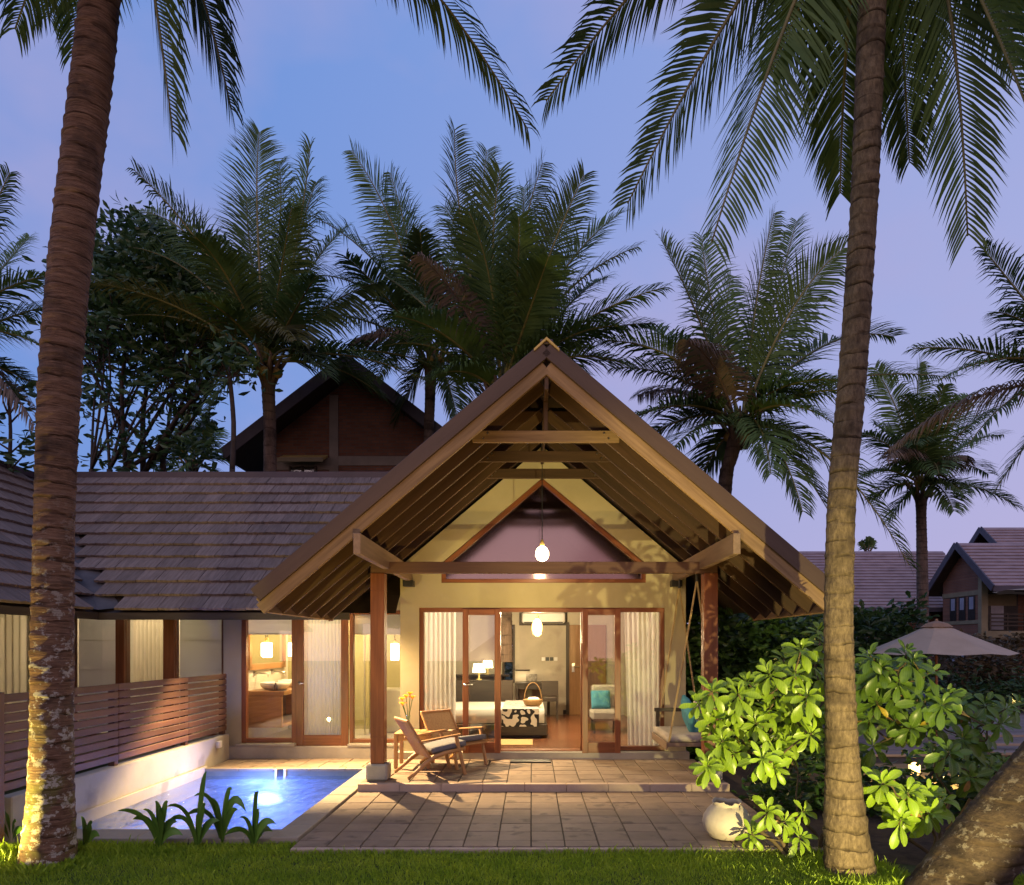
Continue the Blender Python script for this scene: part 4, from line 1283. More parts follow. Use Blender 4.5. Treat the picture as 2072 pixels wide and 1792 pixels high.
# ------------------------------------------------------------------ palms
def trunkm(name, c1, c2, ring, lichen=None, moss=None, dark=None, ringscale=9.0, fibre=(46, 46, 3.5)):
    """bark: vertical fibres, uneven leaf scars, stains; UV v = metres along the trunk, u = turns"""
    m, t, p, out = newmat(name)
    uv = t.nodes.new('ShaderNodeUVMap')
    sep_ = t.nodes.new('ShaderNodeSeparateXYZ')
    lk(t, uv.outputs[0], sep_.inputs[0])
    geo = t.nodes.new('ShaderNodeTexCoord')
    def noise(scale, vec, detail=5, rough=.6):
        n = t.nodes.new('ShaderNodeTexNoise')
        n.inputs['Scale'].default_value = scale
        n.inputs['Detail'].default_value = detail
        n.inputs['Roughness'].default_value = rough
        lk(t, vec, n.inputs['Vector'])
        return n.outputs[0]
    def mp_(vec, s):
        n = t.nodes.new('ShaderNodeMapping')
        n.inputs['Scale'].default_value = s
        lk(t, vec, n.inputs[0])
        return n.outputs[0]
    def mix(f, a, b):
        n = t.nodes.new('ShaderNodeMix')
        n.data_type = 'RGBA'
        lk(t, f, n.inputs[0])
        if isinstance(a, tuple): n.inputs[6].default_value = (*a, 1)
        else: lk(t, a, n.inputs[6])
        n.inputs[7].default_value = (*b, 1)
        return n.outputs[2]
    def ramp(v, a, b):
        n = t.nodes.new('ShaderNodeMapRange')
        n.inputs[1].default_value = a
        n.inputs[2].default_value = b
        lk(t, v, n.inputs[0])
        return n.outputs[0]
    obj_ = geo.outputs['Object']
    fib = noise(1.0, mp_(obj_, fibre), 7, .68)
    big = noise(2.6, obj_, 4)
    col = mix(ramp(fib, .32, .68), c1, c2)
    col = mix(ramp(big, .50, .70), col, dark or tuple(x * .45 for x in c1))
    # ring scars
    dist = noise(3.2, mp_(obj_, (1, 1, 2.0)), 3)
    cm = t.nodes.new('ShaderNodeMath'); cm.operation = 'MULTIPLY_ADD'
    lk(t, dist, cm.inputs[0]); cm.inputs[1].default_value = .12; lk(t, sep_.outputs[1], cm.inputs[2])
    ml = t.nodes.new('ShaderNodeMath'); ml.operation = 'MULTIPLY'
    lk(t, cm.outputs[0], ml.inputs[0]); ml.inputs[1].default_value = ringscale
    fr_ = t.nodes.new('ShaderNodeMath'); fr_.operation = 'FRACT'
    lk(t, ml.outputs[0], fr_.inputs[0])
    rg = ramp(fr_.outputs[0], .20, .0)
    rv = noise(4.0, mp_(obj_, (1.2, 1.2, 3.0)), 2)
    rm = t.nodes.new('ShaderNodeMath'); rm.operation = 'MULTIPLY'
    lk(t, rg, rm.inputs[0]); lk(t, ramp(rv, .36, .58), rm.inputs[1])
    col = mix(rm.outputs[0], col, ring)
    def band(f, lo_, hi_):      # only between two heights
        mm = t.nodes.new('ShaderNodeMath'); mm.operation = 'MULTIPLY'
        lk(t, f, mm.inputs[0]); lk(t, ramp(sep_.outputs[1], hi_, lo_), mm.inputs[1])
        return mm.outputs[0]
    if moss:
        col = mix(band(ramp(noise(3.5, obj_, 4), .46, .60), moss[1], moss[2]), col, moss[0])
    if lichen:
        col = mix(band(ramp(noise(10.0, mp_(obj_, (1, 1, 1.3)), 5, .72), lichen[3], lichen[3] + .05), lichen[1], lichen[2]), col, lichen[0])
    lk(t, col, p.inputs['Base Color'])
    p.inputs['Roughness'].default_value = .85
    p.inputs['Specular IOR Level'].default_value = .2
    bp = t.nodes.new('ShaderNodeBump')
    bp.inputs['Strength'].default_value = .9
    bp.inputs['Distance'].default_value = .02
    ad = t.nodes.new('ShaderNodeMath'); ad.operation = 'SUBTRACT'
    lk(t, fib, ad.inputs[0]); lk(t, rm.outputs[0], ad.inputs[1])
    lk(t, ad.outputs[0], bp.inputs['Height'])
    lk(t, bp.outputs[0], p.inputs['Normal'])
    return m
M_bark_a = trunkm('bark_brown', (.088, .045, .027), (.245, .142, .086), (.045, .024, .015), lichen=((.42, .38, .31), 1.5, 3.2, .535), moss=((.15, .13, .04), .6, 1.5), dark=(.040, .026, .018), ringscale=8.0, fibre=(7, 7, 62))
M_bark_b = trunkm('bark_tan', (.070, .050, .031), (.200, .148, .088), (.026, .017, .010), lichen=((.40, .33, .22), .2, 1.6, .66), ringscale=7.5, fibre=(34, 34, 14))
M_bark_c = trunkm('bark_lichen', (.036, .025, .017), (.085, .058, .037), (.05, .032, .02), lichen=((.15, .125, .095), 8, 9, .56), ringscale=6.0, fibre=(20, 20, 30))
M_bark_d = trunkm('bark_far', (.10, .070, .052), (.18, .125, .095), (.05, .036, .03), ringscale=5.0)

def catmull(pts, n):
    out = []
    P_ = [pts[0]] + list(pts) + [pts[-1]]
    for i in range(1, len(P_) - 2):
        for k in range(n):
            u = k / n
            a, b, c, d = P_[i - 1], P_[i], P_[i + 1], P_[i + 2]
            out.append(tuple(.5 * ((2 * b[j]) + (-a[j] + c[j]) * u + (2 * a[j] - 5 * b[j] + 4 * c[j] - d[j]) * u * u + (-a[j] + 3 * b[j] - 3 * c[j] + d[j]) * u ** 3) for j in range(len(b))))
    out.append(tuple(pts[-1]))
    return out
def trunk_mesh(ctrl, n=26, ring=.105, rstep=.010, seg=6, seed=1, rough=.012):
    """ctrl = (x, y, z, radius); rings stand a little proud like old leaf scars"""
    r_ = random.Random(seed)
    pts = catmull(ctrl, 24)
    # resample by length
    L = [0]
    for a, b in zip(pts, pts[1:]):
        L.append(L[-1] + math.dist(a[:3], b[:3]))
    step = ring / seg
    m = int(L[-1] / step)
    vs, uvs, fs = [], [], []
    j = 0
    noise_t = [[r_.uniform(-1, 1) for _ in range(n)] for _ in range(m // seg + 3)]
    ringw = [r_.uniform(.5, 1.5) for _ in range(m // seg + 3)]
    for i in range(m + 1):
        s = i * step
        while j < len(L) - 2 and L[j + 1] < s:
            j += 1
        u = (s - L[j]) / max(L[j + 1] - L[j], 1e-6)
        p = [pts[j][k] + (pts[j + 1][k] - pts[j][k]) * u for k in range(4)]
        ri = i // seg
        f = (i % seg) / seg
        for k in range(n + 1):
            a = 2 * math.pi * k / n
            kk = k % n
            wob = noise_t[ri][kk] * (1 - f) + noise_t[ri + 1][kk] * f
            tilt = .35 * math.sin(a + ri * .7)
            ph = (f + tilt * .5) % 1.0
            rr = p[3] * (1 + rough * wob) + rstep * ringw[ri] * (ph ** 2) * min(1, p[3] / .15)
            vs.append((p[0] + rr * math.cos(a), p[1] + rr * math.sin(a), p[2] + .012 * wob * 0))
            uvs.append((k / n, s))
    w_ = n + 1
    for i in range(m):
        for k in range(n):
            fs.append((i * w_ + k, i * w_ + k + 1, (i + 1) * w_ + k + 1, (i + 1) * w_ + k))
    me = bpy.data.meshes.new('trunk')
    me.from_pydata(vs, [], fs)
    ul = me.uv_layers.new(name='UVMap')
    li = np.zeros(len(me.loops), dtype=np.int32)
    me.loops.foreach_get('vertex_index', li)
    ul.data.foreach_set('uv', np.array(uvs, dtype=np.float32)[li].ravel())
    me.polygons.foreach_set('use_smooth', [True] * len(me.polygons))
    me.update()
    return me

M_frond = leafm('palm_leaflets', (.046, .085, .024), (.100, .150, .042), rough=.62, trans=.20, scale=2.5, rand=.35, spec=.2)
M_frond_y = leafm('palm_leaflets_yellowing', (.085, .085, .016), (.17, .14, .03), rough=.45, trans=.3, scale=2.5)
M_frond_dead = leafm('palm_leaflets_dead', (.13, .085, .055), (.22, .15, .10), rough=.7, trans=.15, scale=2.5)
M_rachis = surf('palm_rachis', (.11, .105, .028), (.20, .165, .050), scale=3, rough=.5, bump=0)
M_rachis_dead = surf('palm_rachis_dead', (.10, .06, .04), (.16, .10, .07), scale=3, rough=.7, bump=0)
Z = Vector((0, 0, 1))
def frond(parent, base, tip, sag=.2, width=.62, n=52, droop=.55, mat=None, rmat=None, side=None, seed=0, start=.16, lw=.034, vee=.45, thick=.022, hang=0.0):
    """one pinnate leaf: a bent rachis (sub-part) with two rows of drooping leaflets"""
    r_ = random.Random(seed * 7919 + 13)
    base, tip = Vector(base), Vector(tip)
    L = (tip - base).length
    ctrl = base.lerp(tip, .50) + Z * (sag * L) + Vector((r_.uniform(-.09, .09) * L, r_.uniform(-.06, .06) * L, 0))
    bz = lambda t: base * (1 - t) ** 2 + ctrl * (2 * t * (1 - t)) + tip * t * t
    dz = lambda t: ((ctrl - base) * (1 - t) + (tip - ctrl) * t).normalized()
    q = MB()
    pts = [bz(i / 12) for i in range(13)]
    q.tube(pts, [thick * (1.5 if i == 0 else 1) * (1 - .88 * i / 12) + .003 for i in range(13)], 5)
    rme = q.mesh('rachis', [rmat or M_rachis], True)
    vs, fs = [], []
    side0 = None
    for i in range(n):
        t = start + (1 - start) * (i + .5) / n
        p = bz(t)
        T = dz(t)
        if side is not None:
            S = (Vector(side) - T * Vector(side).dot(T)).normalized()
        else:
            S = T.cross(Z)
            if S.length < .12:
                S = Vector((1, .2, 0))
            S.normalize()
        if side0 is not None and S.dot(side0) < 0:
            S = -S
        side0 = S
        U = S.cross(T).normalized()
        if U.z < 0 and side is None:
            U = -U
        u = (t - start) / (1 - start)
        ln = width * (.50 + .50 * math.sin(math.pi * min(1, u * .80 + .14))) * (1 - .45 * u * u)
        fwd = .55 + .65 * u
        for sg in (-1, 1):
            if r_.random() < .03:
                continue
            l = ln * r_.uniform(.86, 1.08)
            d0 = (S * sg + Vector((.16, 0, 0)) + T * fwd + U * (vee * r_.uniform(.3, 1.4)) + Vector((r_.uniform(-.07, .07), r_.uniform(-.07, .07), r_.uniform(-.07, .07)))).normalized()
            dr = droop * r_.uniform(.7, 1.35)
            d1 = (d0 - Z * (dr * .55) - Z * hang).normalized()
            d2 = (d0 - Z * (dr * 1.5) - Z * hang * 1.6).normalized()
            p1 = p + d0 * (l * .25) 
            p2 = p1 + d1 * (l * .40)
            p3 = p2 + d2 * (l * .38)
            wv = (T - d1 * T.dot(d1)).normalized()
            h = lw * .5 * (1 - .35 * u)
            b = len(vs)
            vs += [p - wv * h * .5, p + wv * h * .5, p1 - wv * h, p1 + wv * h, p2 - wv * h * .85, p2 + wv * h * .85, p3]
            fs += [(b, b + 1, b + 3, b + 2), (b + 2, b + 3, b + 5, b + 4), (b + 4, b + 5, b + 6)]
    me = bpy.data.meshes.new('frond')
    me.from_pydata([tuple(v) for v in vs], [], fs)
    me.materials.append(mat or M_frond)
    me.update()
    fo = mobj('frond', me, None, parent)
    mobj('rachis', rme, None, fo)
    return fo
def palm(name, label, ctrl, crown, tips, d, width=.62, n=50, bark=M_bark_d, auto=0, nuts=0, group=None, seed=1, tr_n=16, length=3.2, lw=.034, ring=.14, trunk=True, droop=.55, thick=.022, spear=0):
    c = Vector(crown)
    base = (ctrl[0][0], ctrl[0][1], ctrl[0][2]) if ctrl else (c.x, c.y, -.05)
    t = thing(name, base, label, 'palm', group)
    r_ = random.Random(seed)
    if ctrl and trunk:
        mobj('trunk', trunk_mesh(ctrl, tr_n, ring, .010, 5, seed), bark, t)
    for i, tp in enumerate(tips):
        x, y, dd, sag = tp[:4]
        kind = tp[4] if len(tp) > 4 else ''
        off = Vector((r_.uniform(-.08, .08), r_.uniform(-.08, .08), r_.uniform(-.1, .12)))
        mt, rm = M_frond, M_rachis
        kw = {}
        if 'y' in kind: mt = M_frond_y
        if 'd' in kind:
            mt, rm = M_frond_dead, M_rachis_dead
            kw = dict(hang=.5)
        dr_ = droop
        if 'f' in kind:      # blade turned to the camera
            ph = r_.uniform(-.95, .95)
            kw['side'] = (math.cos(ph), math.sin(ph), .1)
            dr_ = droop * r_.uniform(.5, 1.1)
            sag += r_.uniform(.04, .18)
        if 'g' in kind:
            kw['side'] = (.3, 0, 1)
        frond(t, c + off, P(x, y, d + dd), sag, width * r_.uniform(.9, 1.12), n, dr_, mt, rm, seed=seed * 100 + i, lw=lw, thick=thick, **kw)
    for i in range(auto):
        a = 2 * math.pi * (i + r_.random() * .6) / max(auto, 1)
        el = r_.uniform(-.5, .9)
        v = Vector((math.cos(a) * math.cos(el), math.sin(a) * math.cos(el), math.sin(el)))
        dead = el < -.25 and r_.random() < .5
        frond(t, c, c + v * length * r_.uniform(.8, 1.05) - Z * length * .12, .22, width, n, droop, M_frond_dead if dead else M_frond, M_rachis_dead if dead else M_rachis, seed=seed * 100 + 50 + i, lw=lw, thick=thick)
    for i in range(nuts):
        a = i * 2.4
        q = MB(); q.lathe([(.02, -.12), (.085, -.07), (.11, 0), (.085, .07), (.02, .11)], 10, (c.x + .26 * math.cos(a), c.y + .22 * math.sin(a) - .1, c.z - .28 + .07 * math.sin(i * 1.7)))
        q.build('coconut', M_nut, t, smooth=True)
    if ctrl:
        q = MB()      # fibrous collar and old leaf bases under the crown
        rr = ctrl[-1][3]
        for i in range(9):
            a = i * 2 * math.pi / 9 + .3
            v = Vector((math.cos(a), math.sin(a), 0))
            q.tube([c - Z * .45 + v * rr * .7, c - Z * .12 + v * rr * 1.25, c + Z * .25 + v * rr * 2.6], [.05, .06, .02], 5)
        q.build('leaf_bases', M_rachis_dead, t, smooth=True)
    return t
M_nut = surf('coconut_husk', (.22, .14, .03), (.34, .22, .06), scale=4, rough=.6, bump=.1)
def tpath(pts, d, dd=0.0, k=1.0):
    """trunk control points from (x, y, width px) seen in the photograph"""
    out = []
    n = len(pts)
    for i, (x, y, wpx) in enumerate(pts):
        dpt = d + dd * i / max(1, n - 1)
        p = P(x, y, dpt)
        out.append((p.x, p.y, p.z, k * wpx / 2 / FPX * dpt))
    return out

# two tall palms framing the villa: their crowns are above the picture
T1 = tpath([(94, 1762, 122), (97, 1735, 116), (101, 1660, 100), (104, 1560, 90), (105, 1440, 85), (106, 1300, 84), (109, 1100, 80), (117, 850, 82), (130, 650, 84), (150, 450, 84), (172, 270, 83), (196, 60, 81), (208, -80, 78), (218, -240, 74), (224, -380, 70)], 5.95, k=.88)
C1 = P(226, -400, 5.95)
palm('coconut_palm', 'tall leaning palm trunk with pale lichen at the left, lit at its foot', T1, C1,
     [(468, 222, .8, .34), (350, 268, .2, .40), (150, 118, 1.6, .30), (30, 60, .8, .3), (-120, 40, -.6, .3), (1068, 262, 2.2, .30), (560, -150, -1.2, .25), (300, -640, .3, .1), (-160, -420, 1, .2), (700, -420, 1, .2), (60, -700, -1, .1), (100, 40, 2.4, .35)],
     5.95, .80, 105, M_bark_a, tr_n=44, ring=.115, seed=3, lw=.030, droop=1.3, thick=.028)
T2 = tpath([(1722, 1800, 118), (1721, 1770, 106), (1713, 1700, 92), (1707, 1600, 76), (1703, 1500, 66), (1699, 1380, 60), (1697, 1235, 58), (1704, 1001, 57), (1726, 746, 56), (1740, 540, 55), (1750, 380, 54), (1765, 0, 56), (1772, -200, 54), (1776, -330, 50)], 5.65, k=.94)
C2 = P(1777, -340, 5.65)
palm('coconut_palm', 'tall slender palm trunk standing before the lit shrub at the right', T2, C2,
     [(1105, 205, .9, .16, 'f'), (1270, 412, .4, .20, 'f'), (1440, 490, -.1, .16, 'f'), (1700, 392, 1.6, .10), (1958, 478, .2, .20, 'f'), (2120, 330, -.5, .25), (2060, 120, 1.4, .2), (1560, 150, 1.8, .2, 'f'), (1840, 330, 2.0, .15), (1240, -420, .4, .15), (2200, -420, .4, .15), (1900, -760, 1.2, .1), (1500, -700, -.8, .1), (1330, -60, 1.5, .2), (2240, 60, -1.0, .3), (1760, 120, 2.6, .2)],
     5.65, .80, 110, M_bark_b, tr_n=40, ring=.115, seed=5, lw=.030, droop=.6, thick=.028)
T3 = tpath([(1845, 1900, 178), (1925, 1800, 168), (2010, 1690, 158), (2090, 1590, 150), (2200, 1455, 144), (2420, 1160, 136), (2700, 700, 128), (2850, 300, 120)], 5.15)
palm('coconut_palm', 'thick lichen spotted palm trunk leaning out of the lower right corner', T3, P(2860, 280, 5.15),
     [(3300, 100, 1, .2), (2500, -100, .5, .2), (2900, -300, -1, .1), (3300, 500, 0, .3), (2750, 0, 2, .2)], 5.15, .8, 40, M_bark_c, tr_n=44, ring=.12, seed=7)

# palms behind the villa
palm('coconut_palm', 'palm rising behind the wing roof left of the brick gable house', tpath([(546, 1340, 26), (546, 960, 24), (546, 870, 24), (543, 790, 26), (543, 745, 34)], 16.5), P(543, 735, 16.5),
     [(272, 345, -1, .20), (275, 430, 1.5, .16, 'f'), (525, 268, .5, .02, 'f'), (628, 292, -1, .10, 'f'), (565, 330, 1.5, .05, 'f'), (640, 370, 1.5, .06, 'f'), (200, 575, -1.5, .22, 'y'), (395, 480, -2.2, .30), (395, 600, -2, .25), (250, 640, .5, .2), (600, 690, -2.5, .3, 'y'), (770, 570, .5, .10, 'f'), (700, 460, 1.2, .1, 'f'), (640, 560, -2.4, .2), (590, 420, -1.4, .06, 'f'), (500, 400, 1.6, .06, 'f'), (880, 742, .5, .20), (860, 770, -1, .16), (770, 800, 0, .22), (400, 760, 1.5, .25), (330, 700, 2, .2), (680, 640, 1.5, .25), (470, 560, 2.2, .1, 'f'), (260, 500, .5, .24), (660, 760, -2, .3), (420, 830, -1, .3)],
     16.5, 1.04, 80, nuts=3, seed=11, thick=.038, lw=.046)
palm('coconut_palm', 'palm with coconuts behind the porch roof, right of the brick gable', tpath([(864, 1340, 24), (866, 960, 20), (868, 870, 20), (871, 780, 22), (872, 730, 30)], 19.0), P(873, 715, 19.0),
     [(712, 305, 0, .06, 'f'), (612, 430, 1, .16), (790, 350, 1, .06, 'f'), (700, 520, -2.5, .2), (640, 640, 1, .2), (720, 690, -1, .25, 'd'), (800, 420, 2, .12, 'f'), (960, 480, 2, .1, 'f'), (1050, 640, 1, .2), (980, 830, 0, .25), (800, 850, 0, .25), (930, 870, -1, .2), (850, 470, -2, .1, 'f'), (610, 560, 2.2, .2), (750, 600, 1, .15), (1010, 560, -1.5, .2), (760, 770, -2, .3), (1000, 760, -2, .3)],
     19.0, 1.14, 80, nuts=7, seed=12, thick=.038, lw=.050)
palm('coconut_palm', 'tallest palm right behind the porch apex with upright fronds', tpath([(1022, 1340, 30), (1020, 1000, 26), (1018, 880, 26), (1014, 820, 34)], 14.8), P(1013, 800, 14.8),
     [(920, 262, 0, .03, 'f'), (985, 305, 1.2, .02, 'f'), (1012, 345, -1, .0, 'f'), (1098, 330, .6, .03, 'f'), (1182, 355, -.4, .06, 'f'), (1150, 420, 1.4, .06, 'f'), (1258, 430, .4, .12, 'f'), (1345, 582, -.8, .16), (1325, 655, .6, .20), (1250, 660, -1.6, .26), (850, 520, -1.2, .22, 'd'), (780, 560, 1.2, .16), (800, 640, -1.5, .26), (900, 420, 1.6, .06, 'f'), (1050, 440, -1.8, .02, 'f'), (1230, 560, 1.6, .14, 'f'), (880, 760, -1, .3), (1180, 780, 1, .3), (1060, 380, 2, .02, 'f'), (950, 430, -1.7, .04, 'f'), (1110, 520, -1.8, .08, 'f'), (1270, 740, -1.5, .3), (780, 700, .5, .3), (1290, 500, 1, .2)],
     14.8, 1.02, 82, seed=13, thick=.038, lw=.044)
palm('coconut_palm', 'palm behind the right roof slope of the porch', tpath([(1450, 1340, 30), (1466, 1000, 28), (1478, 930, 28), (1492, 880, 36)], 14.5), P(1495, 862, 14.5),
     [(1338, 486, -.5, .05, 'f'), (1420, 480, .8, .04, 'f'), (1566, 432, .2, .03, 'f'), (1612, 448, 1.4, .04, 'f'), (1708, 502, -.3, .05, 'f'), (1808, 682, .8, .14, 'f'), (1390, 690, -2, .25, 'd'), (1240, 745, .6, .22), (1250, 860, -1, .26), (1300, 660, 1.5, .12, 'f'), (1355, 915, -1.5, .25), (1695, 770, -1.4, .24), (1690, 860, -2, .3), (1930, 765, 1.5, .18), (1676, 1034, -1, .30), (1624, 1036, -2, .30), (1840, 1145, -.6, .36), (1560, 960, -2, .3), (1420, 960, .5, .3), (1290, 800, 2, .25, 'd'), (1480, 560, 2, .03, 'f'), (1640, 600, 2, .06, 'f'), (1230, 690, -1, .25), (1290, 900, .5, .3), (1640, 930, -1.5, .3), (1760, 800, -.8, .3)],
     14.5, .98, 80, nuts=4, seed=14, thick=.036, lw=.044)
palm('coconut_palm', 'small slim palm far right beside the two storey house', tpath([(1868, 1300, 22), (1866, 1150, 21), (1864, 1040, 19), (1864, 1000, 26)], 24.0), P(1864, 985, 24.0),
     [(2063, 1028, -1, .22), (1930, 1035, -2, .25), (1770, 745, 0, .1, 'f'), (1862, 735, 1, .04, 'f'), (1955, 925, -2, .25, 'd'), (1745, 965, -1, .25), (1770, 860, 1, .15), (1960, 800, 1, .1, 'f'), (2030, 880, 1, .2), (1800, 1050, 0, .3), (1830, 800, -2, .08, 'f'), (1910, 780, -2, .06, 'f'), (1790, 930, -3, .3, 'd'), (2000, 960, 2, .25), (2010, 830, -1, .2), (1740, 880, -1, .25), (1850, 900, -3, .35), (1900, 960, -3, .35), (1950, 1000, -2, .3), (1760, 1010, 1, .3)],
     24.0, 1.15, 66, nuts=3, seed=15, thick=.04, lw=.058)
palm('coconut_palm', 'palm whose fronds reach in from the right edge', tpath([(2290, 1500, 34), (2270, 1200, 32), (2240, 900, 32), (2225, 800, 40)], 12.0), P(2222, 790, 12.0),
     [(1988, 502, 0, .12), (2020, 632, -1, .2), (1848, 706, .5, .16), (1898, 772, -1, .24), (1806, 905, 1, .3, 'd'), (1960, 900, -.6, .3), (2010, 1000, .5, .3), (2250, 300, 0, .05), (2450, 600, 0, .2), (2480, 900, 0, .3), (2110, 420, 2, .1)],
     12.0, .78, 80, seed=16, thick=.03, lw=.034)
palm('coconut_palm', 'palm whose fronds reach in from the left edge', tpath([(-130, 1500, 36), (-140, 1100, 34), (-150, 760, 36)], 12.0), P(-152, 730, 12.0),
     [(92, 560, 0, .20), (100, 620, 1, .14), (82, 700, -.6, .24), (85, 790, .8, .24), (70, 860, -1, .3, 'd'), (20, 350, 0, .1), (-100, 300, 0, .05), (-350, 500, 0, .2), (-400, 800, 0, .3), (60, 480, 1.5, .16)],
     12.0, .78, 80, seed=17, thick=.03, lw=.034)
palm('palm', 'distant small palm just above the wing ridge behind the bare branches', tpath([(390, 1250, 16), (389, 1000, 15), (388, 950, 18)], 28.0), P(388, 940, 28.0),
     [(385, 832, 0, .02, 'f'), (440, 870, 1, .1, 'f'), (330, 880, -1, .1, 'f'), (470, 940, 0, .25), (310, 950, 1, .25), (420, 850, -1, .05, 'f'), (355, 850, 1, .05, 'f'), (450, 980, 0, .3), (345, 985, -1, .3)],
     28.0, 1.0, 34, seed=18, thick=.04, lw=.075)

# ------------------------------------------------------------------ broadleaf trees and shrubs
def leaf_shape(L, W, curl=.18, fold=.25, blunt=True, seg=7):
    """obovate leaf along +X, folded on its midrib"""
    vs, fs = [], []
    for i in range(seg + 1):
        u = i / seg
        if blunt:
            wv = max(.05, math.sin(math.pi / 2 * min(1, (u / .68)) ** 1.25)) if u <= .68 else math.sqrt(max(0.0, 1 - ((u - .68) / .33) ** 2))
        else:
            wv = max(.03, math.sin(math.pi * u ** .85)) if u < 1 else .02
        x = L * u
        z = curl * L * (u - u * u * 1.7)
        h = W / 2 * max(wv, .05)
        vs += [(x, -h, z + fold * h), (x, 0, z), (x, h, z + fold * h)]
    for i in range(seg):
        a = i * 3
        fs += [(a, a + 3, a + 4, a + 1), (a + 1, a + 4, a + 5, a + 2)]
    return vs, fs
def leaf_mesh(name, mat, *a, **k):
    q = MB(); q.add(*leaf_shape(*a, **k))
    return q.mesh(name, [mat], True)
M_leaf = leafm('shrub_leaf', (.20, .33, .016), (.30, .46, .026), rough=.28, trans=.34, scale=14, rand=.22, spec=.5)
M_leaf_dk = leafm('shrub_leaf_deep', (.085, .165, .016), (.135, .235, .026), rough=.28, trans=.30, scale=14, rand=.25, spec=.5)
M_leaf_y = leafm('shrub_leaf_yellow', (.50, .36, .03), (.62, .47, .06), rough=.4, trans=.4, scale=14)
M_leaf_b = leafm('shrub_leaf_withered', (.30, .16, .05), (.42, .25, .08), rough=.7, trans=.3, scale=14)
M_twig = surf('shrub_stem', (.065, .048, .024), (.12, .088, .042), scale=12, rough=.8, bump=.3)
def veins(m, lite):
    t = m.node_tree
    p = t.nodes['Principled BSDF']
    src = p.inputs['Base Color'].links[0].from_socket
    tc = t.nodes.new('ShaderNodeTexCoord')
    sp = t.nodes.new('ShaderNodeSeparateXYZ')
    lk(t, tc.outputs['Object'], sp.inputs[0])
    def mt(op, a, b=None):
        n = t.nodes.new('ShaderNodeMath'); n.operation = op; n.use_clamp = False
        for i, v in enumerate((a, b)):
            if v is None: continue
            if isinstance(v, (int, float)): n.inputs[i].default_value = v
            else: lk(t, v, n.inputs[i])
        return n.outputs[0]
    ay = mt('ABSOLUTE', sp.outputs[1])
    mid = t.nodes.new('ShaderNodeMapRange'); mid.inputs[1].default_value = .0045; mid.inputs[2].default_value = .0012
    lk(t, ay, mid.inputs[0])
    sv = mt('SINE', mt('MULTIPLY', mt('SUBTRACT', sp.outputs[0], mt('MULTIPLY', ay, .8)), 300.0))
    sv = mt('MULTIPLY', mt('POWER', mt('MULTIPLY_ADD', sv, .5) if False else mt('ADD', mt('MULTIPLY', sv, .5), .5), 6.0), .35)
    f = mt('MAXIMUM', mid.outputs[0], sv)
    mx = t.nodes.new('ShaderNodeMix'); mx.data_type = 'RGBA'
    lk(t, f, mx.inputs[0]); lk(t, src, mx.inputs[6]); mx.inputs[7].default_value = (*lite, 1)
    lk(t, mx.outputs[2], p.inputs['Base Color'])
    tr = [n for n in t.nodes if n.type == 'BSDF_TRANSLUCENT'][0]
    lk(t, mx.outputs[2], tr.inputs[0])
    p.inputs['Roughness'].default_value = .36
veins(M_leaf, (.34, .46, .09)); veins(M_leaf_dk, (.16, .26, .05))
LV = [leaf_mesh('leaf', M_leaf, .2, .062 + .009 * i, curl=.12 + .07 * i, fold=.2 + .12 * i) for i in range(4)]
LD = [leaf_mesh('leaf', M_leaf_dk, .2, .066 + .009 * i, curl=.12 + .07 * i, fold=.2 + .12 * i) for i in range(4)]
LY = [leaf_mesh('leaf', M_leaf_y, .15, .055, curl=.3, fold=.5), leaf_mesh('leaf', M_leaf_b, .13, .05, curl=.45, fold=.8)]
def aimx(p, v, roll=0.0, up=Z, s=1.0):
    x = Vector(v).normalized()
    u = up if abs(x.dot(up)) < .97 else Vector((0, 1, 0))
    y = u.cross(x).normalized()
    z = x.cross(y)
    M = Matrix((x, y, z)).transposed().to_4x4() @ Matrix.Rotation(roll, 4, 'X') @ Matrix.Diagonal((s, s, s, 1))
    M.translation = p
    return M
LEAFN, LEAFX = {}, {}
def rosette(t, c, r_, ax, n=11, s=1.0, lib=LV, yel=.03):
    ax = Vector(ax).normalized()
    a1 = ax.orthogonal().normalized()
    a2 = ax.cross(a1)
    for i in range(n):
        a = i * 2.39996 + r_.random() * .4
        u = (i + .5) / n
        el = 1.15 - 1.55 * u + r_.uniform(-.15, .15)
        v = (a1 * math.cos(a) + a2 * math.sin(a)) * math.cos(el) + ax * math.sin(el)
        if u > .6:
            v = v - Z * .25
        me = lib[r_.randrange(4)]
        if r_.random() < yel * (2 if u > .7 else .4):
            me = LY[r_.randrange(2)]
        sc_ = s * (.42 + .62 * min(1, u * 1.5)) * r_.uniform(.8, 1.18)
        Ml = aimx(Vector(c) + v * .012 - ax * (.05 * u * s), v, r_.uniform(-.25, .25), ax, sc_)
        LEAFN[t.name] = LEAFN.get(t.name, 0) + 1
        if LEAFN[t.name] <= 300:
            mobj('leaf', me, None, t, Ml)
        else:
            q = LEAFX.setdefault(t.name, (MB(), lib[0].materials[0]))[0]
            q.add([Ml @ vv.co for vv in me.vertices], [tuple(pp.vertices) for pp in me.polygons])
